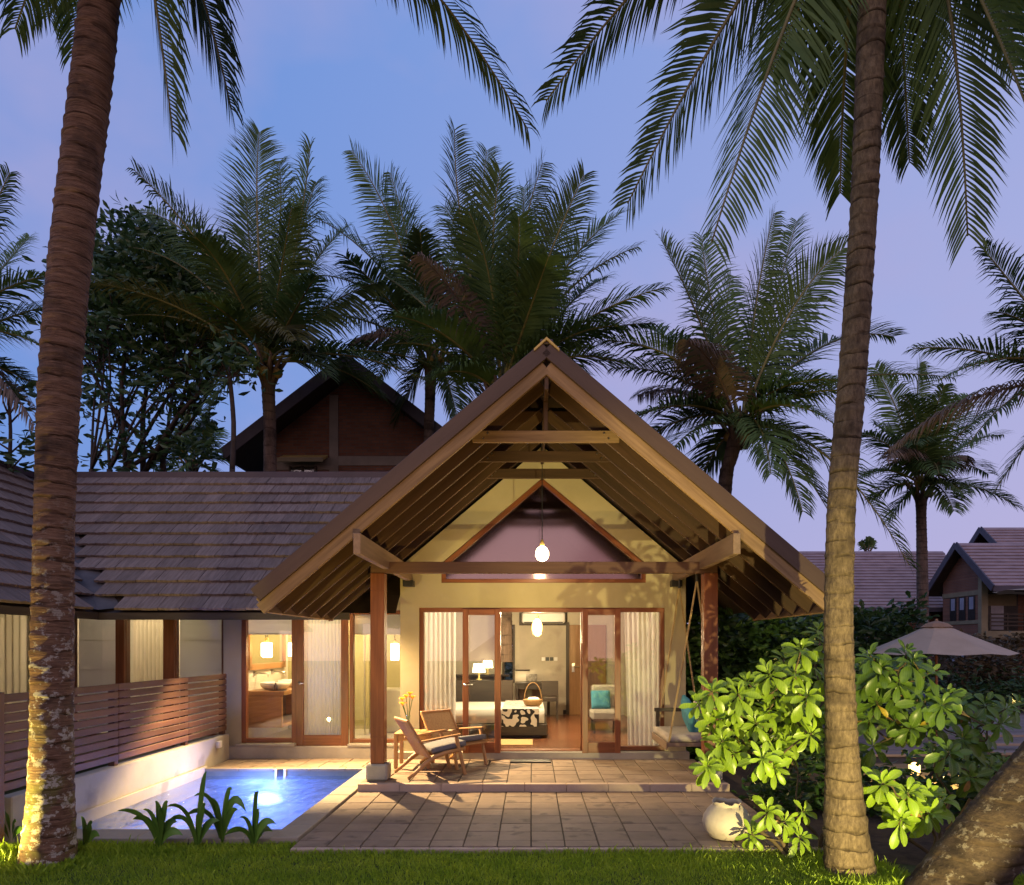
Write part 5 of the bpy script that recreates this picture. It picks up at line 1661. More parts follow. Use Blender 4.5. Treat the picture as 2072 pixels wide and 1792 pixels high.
def shrub(name, label, root, rosettes, lib, seed, s=.86, n=14, yel=.02, extra=.6):
    r_ = random.Random(seed)
    t = thing(name, root, label, 'shrub')
    root = Vector(root)
    nodes = []
    for k in range(3):
        h = root + Vector((r_.uniform(-.3, .3), r_.uniform(-.2, .2), r_.uniform(.18, .35)))
        q = MB(); q.tube(catmull([tuple(root + Vector((r_.uniform(-.1, .1), r_.uniform(-.08, .08), 0))), tuple(root.lerp(h, .5) + Vector((r_.uniform(-.08, .08), 0, 0))), tuple(h)], 4), .017, 7)
        q.build('stem', M_twig, t, smooth=True)
        nodes.append(h)
    rosettes = list(rosettes) + [(x + r_.uniform(-38, 38), y + r_.uniform(-30, 34), d + r_.uniform(.05, .35), sz * r_.uniform(.7, .95)) for (x, y, d, sz) in rosettes if r_.random() < extra]
    cs_ = sorted([(P(x, y, d), sz) for (x, y, d, sz) in rosettes], key=lambda e: min((e[0] - h).length for h in nodes))
    for c, sz in cs_:
        h = min(nodes, key=lambda k: (k - c).length + (.25 if k.z > c.z else 0))
        L_ = (c - h).length
        w_ = lambda: Vector((r_.uniform(-1, 1), r_.uniform(-1, 1), r_.uniform(-1, .4))) * .13 * L_
        m1, m2 = h.lerp(c, .35) + w_(), h.lerp(c, .72) + w_()
        pts = catmull([tuple(h), tuple(m1), tuple(m2), tuple(c)], 4)
        q = MB(); q.tube(pts, [.0095 - .0045 * i / (len(pts) - 1) for i in range(len(pts))], 6)
        q.build('stem', M_twig, t, smooth=True)
        nodes += [m1, m2]
        ax = (c - m2).normalized() * .5 + Vector((r_.uniform(-.35, .35), -.85 + r_.uniform(-.3, .25), .55))
        rosette(t, c, r_, ax, n, sz * s, lib, yel)
    if t.name in LEAFX:
        LEAFX[t.name][0].build('leaf_mass', LEAFX[t.name][1], t, smooth=True, kind='stuff')
    return t
zz = lambda a, b: ((1950 + a / 1.973) / 1.448, (1750 + b / 1.973) / 1.448)
def RZs(lst, d0, dj, seed, s=1.0):
    r_ = random.Random(seed)
    return [(*zz(a, b), d0 + r_.uniform(-dj, dj), s * r_.uniform(.85, 1.12)) for a, b in lst]
shrub('beach_shrub', 'brightly lit shrub with fleshy green leaf rosettes left of the slender palm', (2.55, 6.25, -.05),
      RZs([(600, 445), (925, 470), (785, 300), (590, 640), (300, 700), (270, 545), (395, 900), (600, 840), (845, 790), (720, 690), (470, 490), (245, 975), (640, 905), (690, 350), (420, 560), (820, 570), (520, 730), (330, 830), (750, 440), (930, 260), (860, 380), (700, 560), (640, 540), (380, 660), (560, 930), (450, 820), (740, 800), (300, 900), (880, 660)], 6.0, .35, 21, .95), LV, 21)
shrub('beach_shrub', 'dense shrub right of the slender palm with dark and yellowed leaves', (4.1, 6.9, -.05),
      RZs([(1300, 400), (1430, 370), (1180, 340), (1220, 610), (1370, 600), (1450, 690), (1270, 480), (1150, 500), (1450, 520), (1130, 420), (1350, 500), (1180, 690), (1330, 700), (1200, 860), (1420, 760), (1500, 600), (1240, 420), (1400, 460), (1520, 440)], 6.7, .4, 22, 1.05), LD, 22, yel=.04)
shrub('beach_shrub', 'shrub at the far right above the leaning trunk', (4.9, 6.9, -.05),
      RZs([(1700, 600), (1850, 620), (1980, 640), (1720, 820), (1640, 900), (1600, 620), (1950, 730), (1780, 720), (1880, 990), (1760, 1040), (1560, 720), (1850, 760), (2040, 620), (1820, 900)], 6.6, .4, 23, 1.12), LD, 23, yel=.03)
shrub('beach_shrub', 'low shrub tuft between the slender palm and the leaning trunk', (3.35, 5.95, -.05),
      RZs([(1500, 1150), (1400, 1130), (1360, 1290), (1530, 1250), (1250, 1080), (1600, 1180), (1440, 1210), (1330, 1190)], 5.9, .2, 24, 1.0), LV, 24, yel=.03)
shrub('beach_shrub', 'small seedling tuft at the foot of the slender palm beside the clay pot', (2.20, 6.05, -.05),
      RZs([(590, 1240), (800, 1240), (500, 1375), (780, 1390), (690, 1300)], 6.05, .08, 25, .8), LV, 25, extra=.0)

def leaf_cloud(pts, L, W, seed, blunt=True, flat=.35, n_each=6, spread=.16, outward=None):
    """many real leaves round the given twig ends, as one crown mesh"""
    r_ = np.random.default_rng(seed)
    lv, lf = leaf_shape(L, W, .15, .3, blunt, 3)
    lv = np.array(lv)
    nl = len(lv)
    V, F = [], []
    k = 0
    for p in pts:
        p = np.array(p)
        for i in range(n_each):
            v = r_.normal(size=3)
            v[2] = v[2] * flat + .25
            v /= np.linalg.norm(v)
            u = r_.normal(size=3)
            y = np.cross(u, v); y /= np.linalg.norm(y)
            z = np.cross(v, y)
            s = r_.uniform(.7, 1.2)
            q = p + r_.normal(size=3) * spread + (lv[:, :1] * v + lv[:, 1:2] * y + lv[:, 2:3] * z) * s
            V.append(q)
            F += [tuple(j + k for j in f) for f in lf]
            k += nl
    me = bpy.data.meshes.new('crown')
    me.from_pydata(np.concatenate(V).tolist(), [], F)
    return me
M_tree_leaf = leafm('tree_leaf', (.028, .062, .022), (.065, .12, .040), rough=.35, trans=.22, scale=3, rand=0)
M_hedge_leaf = leafm('hedge_leaf', (.020, .054, .014), (.052, .105, .026), rough=.35, trans=.2, scale=5, rand=0)
M_brown_leaf = leafm('brown_leaf', (.06, .045, .02), (.13, .09, .045), rough=.6, trans=.2, scale=5)
M_bark_tree = surf('tree_bark', (.030, .020, .015), (.065, .045, .034), scale=8, rough=.9, bump=.4)
def limb(q, p0, p1, r0, r1, r_, bend=.12):
    p0, p1 = Vector(p0), Vector(p1)
    L = (p1 - p0).length
    mid = p0.lerp(p1, .5) + Vector((r_.uniform(-1, 1), r_.uniform(-1, 1), r_.uniform(-.5, 1))) * bend * L
    pts = catmull([tuple(p0), tuple(mid), tuple(p1)], 4)
    q.tube(pts, [r0 + (r1 - r0) * i / (len(pts) - 1) for i in range(len(pts))], 6)
# dark spreading tree behind the wing
tr = thing('broadleaf_tree', (-10.8, 18.6, -.05), 'dark spreading broadleaf tree behind the wing roof', 'tree')
r_ = random.Random(41)
q = MB()
ends = []
starts = [((250, 1250), (255, 950), .10), ((300, 1250), (290, 960), .13), ((215, 1250), (222, 950), .07), ((180, 1250), (185, 950), .06), ((320, 1250), (330, 930), .08)]
for (a, b, rr) in starts:
    p0, p1 = P(*a, 18.6), P(*b, 18.6 + r_.uniform(-.4, .4))
    limb(q, p0, p1, rr * 1.2, rr, r_, .03)
    for k in range(4):
        tx = r_.choice([(180, 700), (230, 640), (290, 600), (340, 620), (400, 660), (450, 690), (380, 720), (270, 720), (200, 780), (420, 760), (470, 730)])
        p2 = P(tx[0] + r_.uniform(-30, 30), tx[1] + r_.uniform(-30, 30), 18.6 + r_.uniform(-1.2, 1.2))
        limb(q, p1, p2, rr * .6, rr * .25, r_, .1)
        for j in range(7):
            p3 = p2 + Vector((r_.uniform(-1.2, 1.2), r_.uniform(-1.0, 1.0), r_.uniform(-.5, 1.5)))
            limb(q, p2.lerp(p1, r_.uniform(0, .5)), p3, rr * .2, .008, r_, .12)
            ends.append(p3)
            ends.append(p2.lerp(p3, r_.uniform(.4, .8)))
q.build('trunk', M_bark_tree, tr, smooth=True)
dense = []
for k in range(560):
    x = r_.gauss(300, 85); y = r_.gauss(585, 80)
    x = min(max(x, 150), 500)
    lim = 430 + abs(x - 270) * .40
    if y < lim: y = lim + r_.uniform(0, 60)
    if y > 730: y = r_.uniform(520, 720)
    dense.append(P(x, y, 18.6 + r_.uniform(-1.4, 1.4)))
for k in range(120):
    dense.append(P(r_.uniform(150, 440), r_.uniform(700, 950), 18.6 + r_.uniform(-1.2, 1.2)))
ends = [p for p in ends if VY - (p.z - CAMZ) / p.y * FPX > 470 and p.x / p.y * FPX + VX < 490]
cr = leaf_cloud([tuple(p) for p in ends + dense], .30, .115, 42, n_each=8, spread=.19)
mobj('crown', cr, M_tree_leaf, tr)
# thin tree at the left edge, and a slim bare stem
tr = thing('young_tree', tuple(P(22, 1500, 12.5)), 'young tree with large leaves at the left picture edge', 'tree')
q = MB(); ends = []
limb(q, P(20, 1400, 12.5), P(18, 960, 12.5), .05, .04, r_, .02); limb(q, P(18, 960, 12.5), P(16, 790, 12.5), .035, .02, r_, .04)
for a in ((60, 880), (55, 915), (5, 800), (70, 820), (-20, 870), (30, 940), (45, 800)):
    p3 = P(*a, 12.5 + r_.uniform(-.4, .4)); limb(q, P(18, a[1] + 40, 12.5), p3, .02, .008, r_, .1); ends += [tuple(p3), tuple(p3 + Vector((.1, 0, .1)))]
q.build('trunk', M_bark_tree, tr, smooth=True)
mobj('crown', leaf_cloud(ends, .24, .09, 44, n_each=9, spread=.10), M_tree_leaf, tr)
tr = thing('young_tree', tuple(P(470, 1300, 14.5)), 'slim dark tree stem with a leafy top right of the broadleaf tree', 'tree')
q = MB(); limb(q, P(475, 1350, 14.5), P(470, 950, 14.5), .065, .055, r_, .01); limb(q, P(470, 950, 14.5), P(464, 755, 14.5), .055, .04, r_, .03)
ends = []
for a in ((500, 730), (440, 720), (470, 690), (520, 760), (430, 760), (460, 740), (490, 745)):
    p3 = P(*a, 14.5 + r_.uniform(-.4, .4)); limb(q, P(464, 765, 14.5), p3, .02, .008, r_, .1); ends += [tuple(p3), tuple(p3 + Vector((0, 0, .12)))]
q.build('trunk', M_bark_tree, tr, smooth=True)
mobj('crown', leaf_cloud(ends, .26, .10, 45, n_each=10, spread=.12), M_tree_leaf, tr)
# hedges right of the villa
def hedge(name, label, x0, x1, ytop, ybot, d0, d1, n, seed, mat=M_hedge_leaf, L=.16, W=.07, cat='shrub', stems=6, blunt=True):
    r_ = random.Random(seed)
    a, b = P(x0, ybot, d0), P(x1, ybot, d0)
    t = thing(name, ((a.x + b.x) / 2, (d0 + d1) / 2, -.05), label, cat)
    q = MB()
    for k in range(stems):
        xx_ = a.x + (b.x - a.x) * (k + .5) / stems
        limb(q, (xx_, (d0 + d1) / 2, -.05), (xx_ + r_.uniform(-.3, .3), (d0 + d1) / 2, P(0, ytop, d0).z * .7), .035, .012, r_, .08)
    q.build('trunk', M_bark_tree, t, smooth=True)
    pts = []
    for k in range(n):
        u = r_.random()
        xp = x0 + (x1 - x0) * u
        bump_ = 22 * math.sin(u * 9 + seed) + 14 * math.sin(u * 23 + seed * 2)
        top = ytop + bump_ * .7
        y = top + (ybot - top) * (r_.random() ** 1.25)
        d = d0 + (d1 - d0) * r_.random() ** 1.5
        if abs(xp - 1850) < 55 and abs(y - 1552) < 40:
            continue
        p = P(xp, y, d0)
        pts.append((p.x * d / d0 if False else p.x, d, max(p.z, .0)))
    mobj('crown', leaf_cloud(pts, L, W, seed, blunt, n_each=6, spread=.10), mat, t)
    return t
hedge('hedge', 'dark green hedge beside the porch behind the right post', 1385, 1690, 1250, 1580, 11.0, 14.0, 1900, 51, L=.17, W=.085)
hedge('hedge', 'dark hedge right of the slender palm trunk below the long roof', 1660, 1880, 1240, 1480, 15.5, 18.0, 800, 52, L=.20, W=.10)
hedge('hedge', 'low dark undergrowth beneath the lit shrub', 1560, 2072, 1540, 1700, 7.6, 8.6, 420, 53, L=.13, W=.06, stems=10)
hedge('brown_shrub', 'brownish dry leaved shrub at the right edge beyond the parasol', 1960, 2120, 1310, 1440, 19.0, 21.5, 380, 54, M_brown_leaf, L=.22, W=.10, stems=8)
hedge('hedge', 'dark bushes at the foot of the two storey house', 1985, 2140, 1375, 1450, 18.0, 20.0, 200, 55, L=.18, W=.06, stems=5, blunt=False)
hedge('hedge', 'foliage outside the small bedroom back window', 985, 1075, 1270, 1400, 17.2, 18.4, 220, 56, L=.15, W=.07, stems=3)

# strap leaved lilies in front of the pool
M_strap = leafm('strap_leaf', (.065, .15, .020), (.13, .25, .035), rough=.35, trans=.3, scale=4, rand=.2)
def strap_plant(root, blades, label, seed, group=None):
    r_ = random.Random(seed)
    t = thing('lily_plant', root, label, 'plant', group)
    root = Vector(root)
    for (dx_, dz_, bend, wd) in blades:
        dy_ = r_.uniform(-.12, .10)
        tip = root + Vector((dx_, dy_, dz_))
        ctrl = root + Vector((dx_ * .30, dy_ * .3, max(dz_, .15) * 1.0 + bend))
        vs, fs = [], []
        n = 9
        for i in range(n + 1):
            u = i / n
            p = root * (1 - u) ** 2 + ctrl * 2 * u * (1 - u) + tip * u * u
            T = ((ctrl - root) * (1 - u) + (tip - ctrl) * u).normalized()
            S = T.cross(Vector((.15, 1, .1))).normalized()
            S = (S * .75 + Vector((0, .5, 0))).normalized()
            h = wd * 1.3 / 2 * (.55 + .9 * math.sin(math.pi * (u * .8 + .12))) * (1 - u ** 5)
            nn = S.cross(T).normalized()
            vs += [p - S * h + nn * h * .35, p, p + S * h + nn * h * .35]
        for i in range(n):
            a = i * 3
            fs += [(a, a + 3, a + 4, a + 1), (a + 1, a + 4, a + 5, a + 2)]
        q = MB(); q.add(vs, fs)
        q.build('leaf', M_strap, t, smooth=True)
    return t
def gp(x, y): 
    d = 1.79 * FPX / (y - VY)
    return P(x, y, d)
strap_plant(gp(318, 1716), [(-.35, .33, .02, .06), (-.22, .25, .05, .07), (-.05, .40, 0, .075), (.05, .36, .0, .07), (.12, .42, .0, .06), (.16, .22, .05, .06), (-.12, .34, .0, .06), (.25, .12, .08, .05)], 'leftmost broad strap leaved lily at the pool edge', 61)
strap_plant(gp(396, 1716), [(.06, .66, 0, .05), (-.22, .38, .06, .05), (-.30, .20, .16, .05), (.12, .40, .02, .05), (.02, .30, .0, .05), (.18, .22, .05, .05)], 'lily with one tall upright blade in front of the pool', 62)
strap_plant(gp(446, 1705), [(.12, .48, .10, .045), (.26, .28, .34, .05), (-.28, .40, .12, .05), (-.1, .40, .02, .05), (.20, .32, .02, .05), (-.35, .22, .18, .05)], 'arching lily with drooping leaf tips beside the tall blade', 63)
strap_plant(gp(510, 1712), [(.22, .20, .10, .05), (.06, .32, .02, .045), (-.10, .26, .02, .045), (.02, .42, .20, .04), (-.20, .12, .08, .05), (.15, .10, .06, .05)], 'rightmost small lily at the pool corner', 64)
strap_plant(gp(168, 1722), [(.10, .25, .02, .06), (.18, .14, .06, .05), (-.06, .28, .0, .06), (.05, .2, .05, .05)], 'small lily tuft right of the lichen palm foot', 65)
strap_plant(gp(14, 1712), [(-.08, .28, .0, .06), (.10, .22, .04, .05), (.03, .32, .0, .05), (.18, .12, .06, .05), (-.2, .12, .06, .05)], 'small lily tuft at the left picture edge by the fence post', 66)

# ------------------------------------------------------------------ lawn
def lawn(n, seed):
    g = np.random.default_rng(seed)
    x = g.uniform(-5.2, 5.2, n)
    y = 4.7 + (6.17 - 4.7) * g.random(n) ** .9
    keep = ~((x > 2.5) & (y > 5.55) & (np.hypot(x - 2.52, y - 5.62) > .42)) & ~((y > 6.44) & (x < -2))
    extra = int(n * .05)
    x2 = g.uniform(-5.2, -2.1, extra); y2 = g.uniform(6.1, 6.42, extra)
    x = np.concatenate([x[keep], x2]); y = np.concatenate([y[keep], y2])
    m = len(x)
    pat = .5 + .5 * np.sin(x * 2.1 + np.sin(y * 3)) * np.sin(y * 4.3 + x)
    h = g.uniform(.018, .040, m) * (.8 + .5 * pat)
    h[g.random(m) < .02] *= 1.8
    edge = y > 6.12
    h[edge] *= 1.5
    tuft = (np.abs(x + 4.3) < .6) & (np.abs(y - 5.9) < .35)
    h[tuft] *= 1.6
    h[np.hypot(x - 2.52, y - 5.62) < .42] *= 1.7
    a = g.uniform(0, 2 * math.pi, m)
    lean = g.uniform(.1, .7, m) * h
    w_ = g.uniform(.0018, .0032, m)
    ca, sa = np.cos(a), np.sin(a)
    b = g.uniform(0, 2 * math.pi, m)
    z0 = np.full(m, -.052)
    V = np.zeros((m, 4, 3))
    V[:, 0] = np.stack([x - ca * w_, y - sa * w_, z0], 1)
    V[:, 1] = np.stack([x + ca * w_, y + sa * w_, z0], 1)
    V[:, 2] = np.stack([x + np.cos(b) * lean * .4 + ca * w_ * .8, y + np.sin(b) * lean * .4 + sa * w_ * .8, z0 + h * .65], 1)
    V[:, 3] = np.stack([x + np.cos(b) * lean, y + np.sin(b) * lean, z0 + h], 1)
    me = bpy.data.meshes.new('lawn_grass')
    idx = np.arange(m) * 4
    F = np.concatenate([np.stack([idx, idx + 1, idx + 2], 1), np.stack([idx, idx + 2, idx + 3], 1)])
    me.vertices.add(m * 4); me.vertices.foreach_set('co', V.ravel())
    me.loops.add(len(F) * 3); me.loops.foreach_set('vertex_index', F.ravel().astype(np.int32))
    me.polygons.add(len(F)); me.polygons.foreach_set('loop_start', (np.arange(len(F)) * 3).astype(np.int32))
    me.update(calc_edges=True)
    return me
M_grass = leafm('grass_blade', (.20, .33, .018), (.35, .46, .034), rough=.5, trans=.35, scale=3)
mobj('lawn_grass', lawn(150000, 71), M_grass, None, label='short clipped green lawn in the foreground', kind='stuff')
# ------------------------------------------------------------------ houses behind
M_brick = None
def brickm(name, c1, c2, mortar, scale=1.0):
    m, t, p, out = newmat(name)
    tc = t.nodes.new('ShaderNodeTexCoord')
    mp = t.nodes.new('ShaderNodeMapping')
    mp.inputs['Rotation'].default_value = (R(90), 0, 0)
    lk(t, tc.outputs['Object'], mp.inputs[0])
    b = t.nodes.new('ShaderNodeTexBrick')
    b.inputs['Scale'].default_value = 1.0
    b.inputs['Brick Width'].default_value = .23
    b.inputs['Row Height'].default_value = .085
    b.inputs['Mortar Size'].default_value = .011
    b.inputs['Color1'].default_value = (*c1, 1)
    b.inputs['Color2'].default_value = (*c2, 1)
    b.inputs['Mortar'].default_value = (*mortar, 1)
    lk(t, mp.outputs[0], b.inputs['Vector'])
    n = t.nodes.new('ShaderNodeTexNoise')
    n.inputs['Scale'].default_value = 1.3
    n.inputs['Detail'].default_value = 5
    lk(t, tc.outputs['Object'], n.inputs['Vector'])
    mx = t.nodes.new('ShaderNodeMix')
    mx.data_type = 'RGBA'
    mx.blend_type = 'MULTIPLY'
    mx.inputs[0].default_value = .6
    lk(t, b.outputs[0], mx.inputs[6])
    lk(t, n.outputs[0], mx.inputs[7])
    lk(t, mx.outputs[2], p.inputs['Base Color'])
    p.inputs['Roughness'].default_value = .9
    bp = t.nodes.new('ShaderNodeBump')
    bp.inputs['Strength'].default_value = .5
    bp.inputs['Distance'].default_value = .01
    lk(t, b.outputs['Fac'], bp.inputs['Height'])
    bp.invert = True
    lk(t, bp.outputs[0], p.inputs['Normal'])
    return m
M_brick = brickm('brick_red', (.22, .085, .050), (.30, .125, .075), (.16, .12, .10))
M_olivec = surf('olive_concrete', (.17, .14, .085), (.24, .20, .13), scale=2, rough=.85, bump=.1)
M_greyc = surf('grey_concrete', (.20, .17, .15), (.28, .24, .21), scale=2, rough=.85, bump=.1)
M_fartile = surf('far_roof_shingle', (.20, .135, .135), (.33, .235, .235), scale=1.2, rough=.75, bump=.3, stretch=(1, 2, 2), fine=5)
M_farfascia = surf('far_fascia', (.045, .038, .052), (.070, .060, .080), scale=2, rough=.6, bump=0)
def courses(x0, x1, y0, z0, y1, z1, n, mat, parent, name='shingles'):
    """stepped shingle courses between eave (y0,z0) and ridge (y1,z1), running along X"""
    q = MB()
    dy, dz_ = (y1 - y0) / n, (z1 - z0) / n
    L = math.hypot(dy, dz_)
    ny, nz_ = -dz_ / L, dy / L
    for i in range(n):
        a = (y0 + dy * i, z0 + dz_ * i)
        b = (y0 + dy * (i + 1.15), z0 + dz_ * (i + 1.15))
        t = .07
        vs = []
        for x in (x0, x1):
            vs += [(x, a[0], a[1]), (x, a[0] + ny * t, a[1] + nz_ * t), (x, b[0] + ny * .012, b[1] + nz_ * .012)]
        q.add(vs, [(0, 3, 4, 1), (1, 4, 5, 2), (0, 1, 2), (3, 5, 4)])
    return q.build(name, mat, parent, kind='stuff')
# brick gable house behind the wing
bh = thing('brick_house', (-5.0, 20, -.05), 'dark brick house with steep gable behind the wing roof', 'house')
ap = P(715, 742, 20.0)
sl2 = .77
zrr = lambda x: ap.z - sl2 * abs(x - ap.x)
hw2 = 3.3
q = MB()
xl, xr = P(557, 0, 20).x, ap.x * 2 - P(557, 0, 20).x
q.prism_y([(xl, -.05), (xr, -.05), (xr, zrr(xr) - .25), (ap.x, ap.z - .25), (xl, zrr(xl) - .25)], 20.0, 20.3)
q.build('wall', M_brick, bh)
q = MB(); q.box(xl - 1.2, xl + .2, 20.6, 26, -.05, zrr(xl - 1.2) - .3); q.build('dark_recess', M_dark, bh)  # recess under the roof overhang, its shade put into the dark colour
q = MB()
q.prism_y([(ap.x - hw2, zrr(ap.x - hw2)), (ap.x, ap.z), (ap.x + hw2, zrr(ap.x + hw2)), (ap.x + hw2, zrr(ap.x + hw2) - .22), (ap.x, ap.z - .24), (ap.x - hw2, zrr(ap.x - hw2) - .22)], 19.2, 27)
q.build('roof', M_dark, bh)
for s in (-1, 1):
    xa = ap.x + s * hw2
    beam('bargeboard', (xa, 19.17, zrr(xa) - .13), (ap.x, 19.17, ap.z - .13), .05, .30, M_farfascia, bh)
c0, c1 = P(667, 0, 20).x, P(685, 0, 20).x
block('column', c0, c1, 19.96, 19.999, 4.0, zrr(c0) - .3, M_greyc, bh)
zb_ = P(0, 943, 20).z
block('band', c1, xr - .1, 19.965, 19.998, zb_, zb_ + .26, M_greyc, bh)
block('band', xl + .05, c0, 19.967, 19.998, zb_ - .12, zb_ + .22, M_greyc, bh)
w0, w1 = P(586, 0, 20).x, P(642, 0, 20).x
q = MB(); q.box(w0, w1, 19.94, 19.95, 5.2, zb_ - .03); wn_ = q.build('window', M_glass, bh)
block('frame', w0, w0 + .06, 19.91, 19.96, 5.2, zb_ - .02, M_dark, wn_)
block('frame', w1 - .06, w1, 19.91, 19.96, 5.2, zb_ - .02, M_dark, wn_)
block('frame', (w0 + w1) / 2 - .03, (w0 + w1) / 2 + .03, 19.91, 19.96, 5.2, zb_ - .02, M_dark, wn_)
block('backing', w0, w1, 19.955, 19.99, 5.2, zb_ - .03, M_black, wn_)
h0, h1 = P(574, 0, 20).x, P(664, 0, 20).x
beam('window_hood', (h0, 19.75, zb_ + .16), (h1, 19.75, zb_ + .16), .5, .06, M_brass, bh, up=(0, -.45, 1))
block('hood_edge', h0, h1, 19.48, 19.52, zb_ - .02, zb_ + .10, M_olivec, bh)

# two storey house on the right with its long rear roof
rh = thing('two_storey_house', (25, 39, -.05), 'brick and shingle two storey house with balcony at the far right', 'house')
gx0, ye, yr, ze, zr2 = 23.3, 36.2, 39.3, 4.72, 7.32
q = MB()
q.add([(gx0, ye, ze - .1), (36, ye, ze - .1), (36, yr, zr2 - .1), (gx0, yr, zr2 - .1), (gx0, yr + 3.1, ze - .1), (36, yr + 3.1, ze - .1)], [(0, 1, 2, 3), (3, 2, 5, 4)])
q.build('roof', M_dark, rh)
courses(gx0, 36, ye, ze, yr, zr2, 13, M_fartile, rh)
beam('bargeboard', (gx0 - .03, ye - .1, ze - .10), (gx0 - .03, yr, zr2 - .06), .08, .36, M_farfascia, rh)
beam('bargeboard', (gx0 - .03, yr + 3.2, ze - .10), (gx0 - .03, yr, zr2 - .06), .08, .36, M_farfascia, rh)
block('eave_fascia', gx0, 36, ye - .08, ye - .02, ze - .26, ze + .02, M_farfascia, rh)
wx = 23.9
q = MB()
qv = [(wx, 38.1, -.05), (wx, 41.6, -.05), (wx, 41.6, 5.4), (wx, yr, 7.1), (wx, 38.1, 6.1)]
q.add(qv, [(0, 1, 2, 3, 4)])
q.build('gable_wall', M_brick, rh)
q = MB(); q.box(wx + .01, 36, 39.2, 39.4, -.05, 5.5); q.build('front_wall', M_brick, rh)
block('column', wx - .05, wx + .30, 37.95, 38.25, -.05, 6.0, M_olivec, rh)
block('column', wx + 2.9, wx + 3.2, 37.9, 38.2, -.05, 5.3, M_olivec, rh)
block('floor_slab', wx + .1, 36, 37.8, 39.2, 2.15, 2.5, M_olivec, rh)
block('band', wx - .04, wx + .02, 38.2, 41.6, 4.45, 4.70, M_olivec, rh)
block('band', wx - .04, wx + .02, 38.2, 41.6, 2.9, 3.10, M_olivec, rh)
M_paneb = surf('far_pane', (.20, .22, .30), (.34, .36, .46), scale=2, rough=.3, bump=0)
for k in range(3):
    y0_ = 38.55 + k * .85
    q = MB(); q.box(wx - .03, wx - .02, y0_, y0_ + .62, 3.12, 4.42); wq = q.build('window', M_black, rh)
    q = MB(); q.box(wx - .045, wx - .032, y0_ + .12, y0_ + .48, 3.7, 4.36); q.build('blind', M_paneb, wq)
    q = MB(); q.box(wx - .03, wx - .02, y0_, y0_ + .62, .3, 2.0); wq = q.build('window', M_black, rh)
    q = MB(); q.box(wx - .045, wx - .032, y0_ + .12, y0_ + .52, .5, 1.9); q.build('blind', M_paneb, wq)
q = MB(); q.box(wx + .5, wx + 2.7, 39.15, 39.19, 2.5, 4.6); wq = q.build('balcony_door', M_black, rh)
q = MB(); q.box(wx + .6, wx + 2.6, 39.12, 39.14, 3.9, 4.55); q.build('blind', M_olivec, wq)
q = MB(); q.box(wx + 1.2, wx + 1.9, 39.12, 39.14, 2.6, 3.9); q.build('pane', M_paneb, wq)
q = MB(); q.box(wx + .5, wx + 2.7, 39.15, 39.19, .1, 2.0); wq = q.build('door', M_black, rh)
q = MB(); q.box(wx + .6, wx + 1.5, 39.12, 39.14, .6, 1.9); q.build('pane', M_paneb, wq)
for z_ in (2.75, 2.95, 3.15, 3.35):
    block('balcony_rail', wx + .3, wx + 5.5, 37.85, 37.90, z_, z_ + .07, M_dark, rh)
for k in range(6):
    block('baluster', wx + .35 + k * .9, wx + .42 + k * .9, 37.86, 37.92, 2.5, 3.45, M_dark, rh)
# its higher second gable
gx1, yr3, z3 = 27.6, 44.0, 8.95
q = MB(); q.add([(gx1, yr3 - 4.4, z3 - 3.72), (40, yr3 - 4.4, z3 - 3.72), (40, yr3, z3 - .1), (gx1, yr3, z3 - .1), (gx1, yr3 + 4, z3 - 3.4), (40, yr3 + 4, z3 - 3.4)], [(0, 1, 2, 3), (3, 2, 5, 4)])
q.build('roof', M_dark, rh)
courses(gx1, 40, yr3 - 4.4, z3 - 3.65, yr3, z3, 18, M_fartile, rh)
beam('bargeboard', (gx1 - .03, yr3 - 4.45, z3 - 3.72), (gx1 - .03, yr3, z3 - .06), .08, .36, M_farfascia, rh)
beam('bargeboard', (gx1 - .03, yr3 + 4, z3 - 3.4), (gx1 - .03, yr3, z3 - .06), .08, .36, M_farfascia, rh)
q = MB(); q.box(gx1 + .8, 40, yr3 - 3.4, yr3 + 3, 0, 6.0); q.build('rear_wall', M_brick, rh)
lr = thing('long_roofed_house', (20, 45, -.05), 'long low house with wide mauve shingle roof behind the right palm', 'house')
q = MB(); q.add([(15.6, 42.4, 3.85), (27, 42.4, 3.85), (27, 47, 7.78), (15.6, 47, 7.78), (15.6, 51, 4.3), (27, 51, 4.3)], [(0, 1, 2, 3), (3, 2, 5, 4)])
q.build('roof', M_dark, lr)
courses(15.6, 27, 42.4, 3.93, 47, 7.88, 19, M_fartile, lr)
q = MB(); q.box(16.2, 27, 43.6, 50, -.05, 4.4); q.build('wall', M_brick, lr)
block('eave_fascia', 15.6, 27, 42.3, 42.36, 3.72, 3.95, M_farfascia, lr)

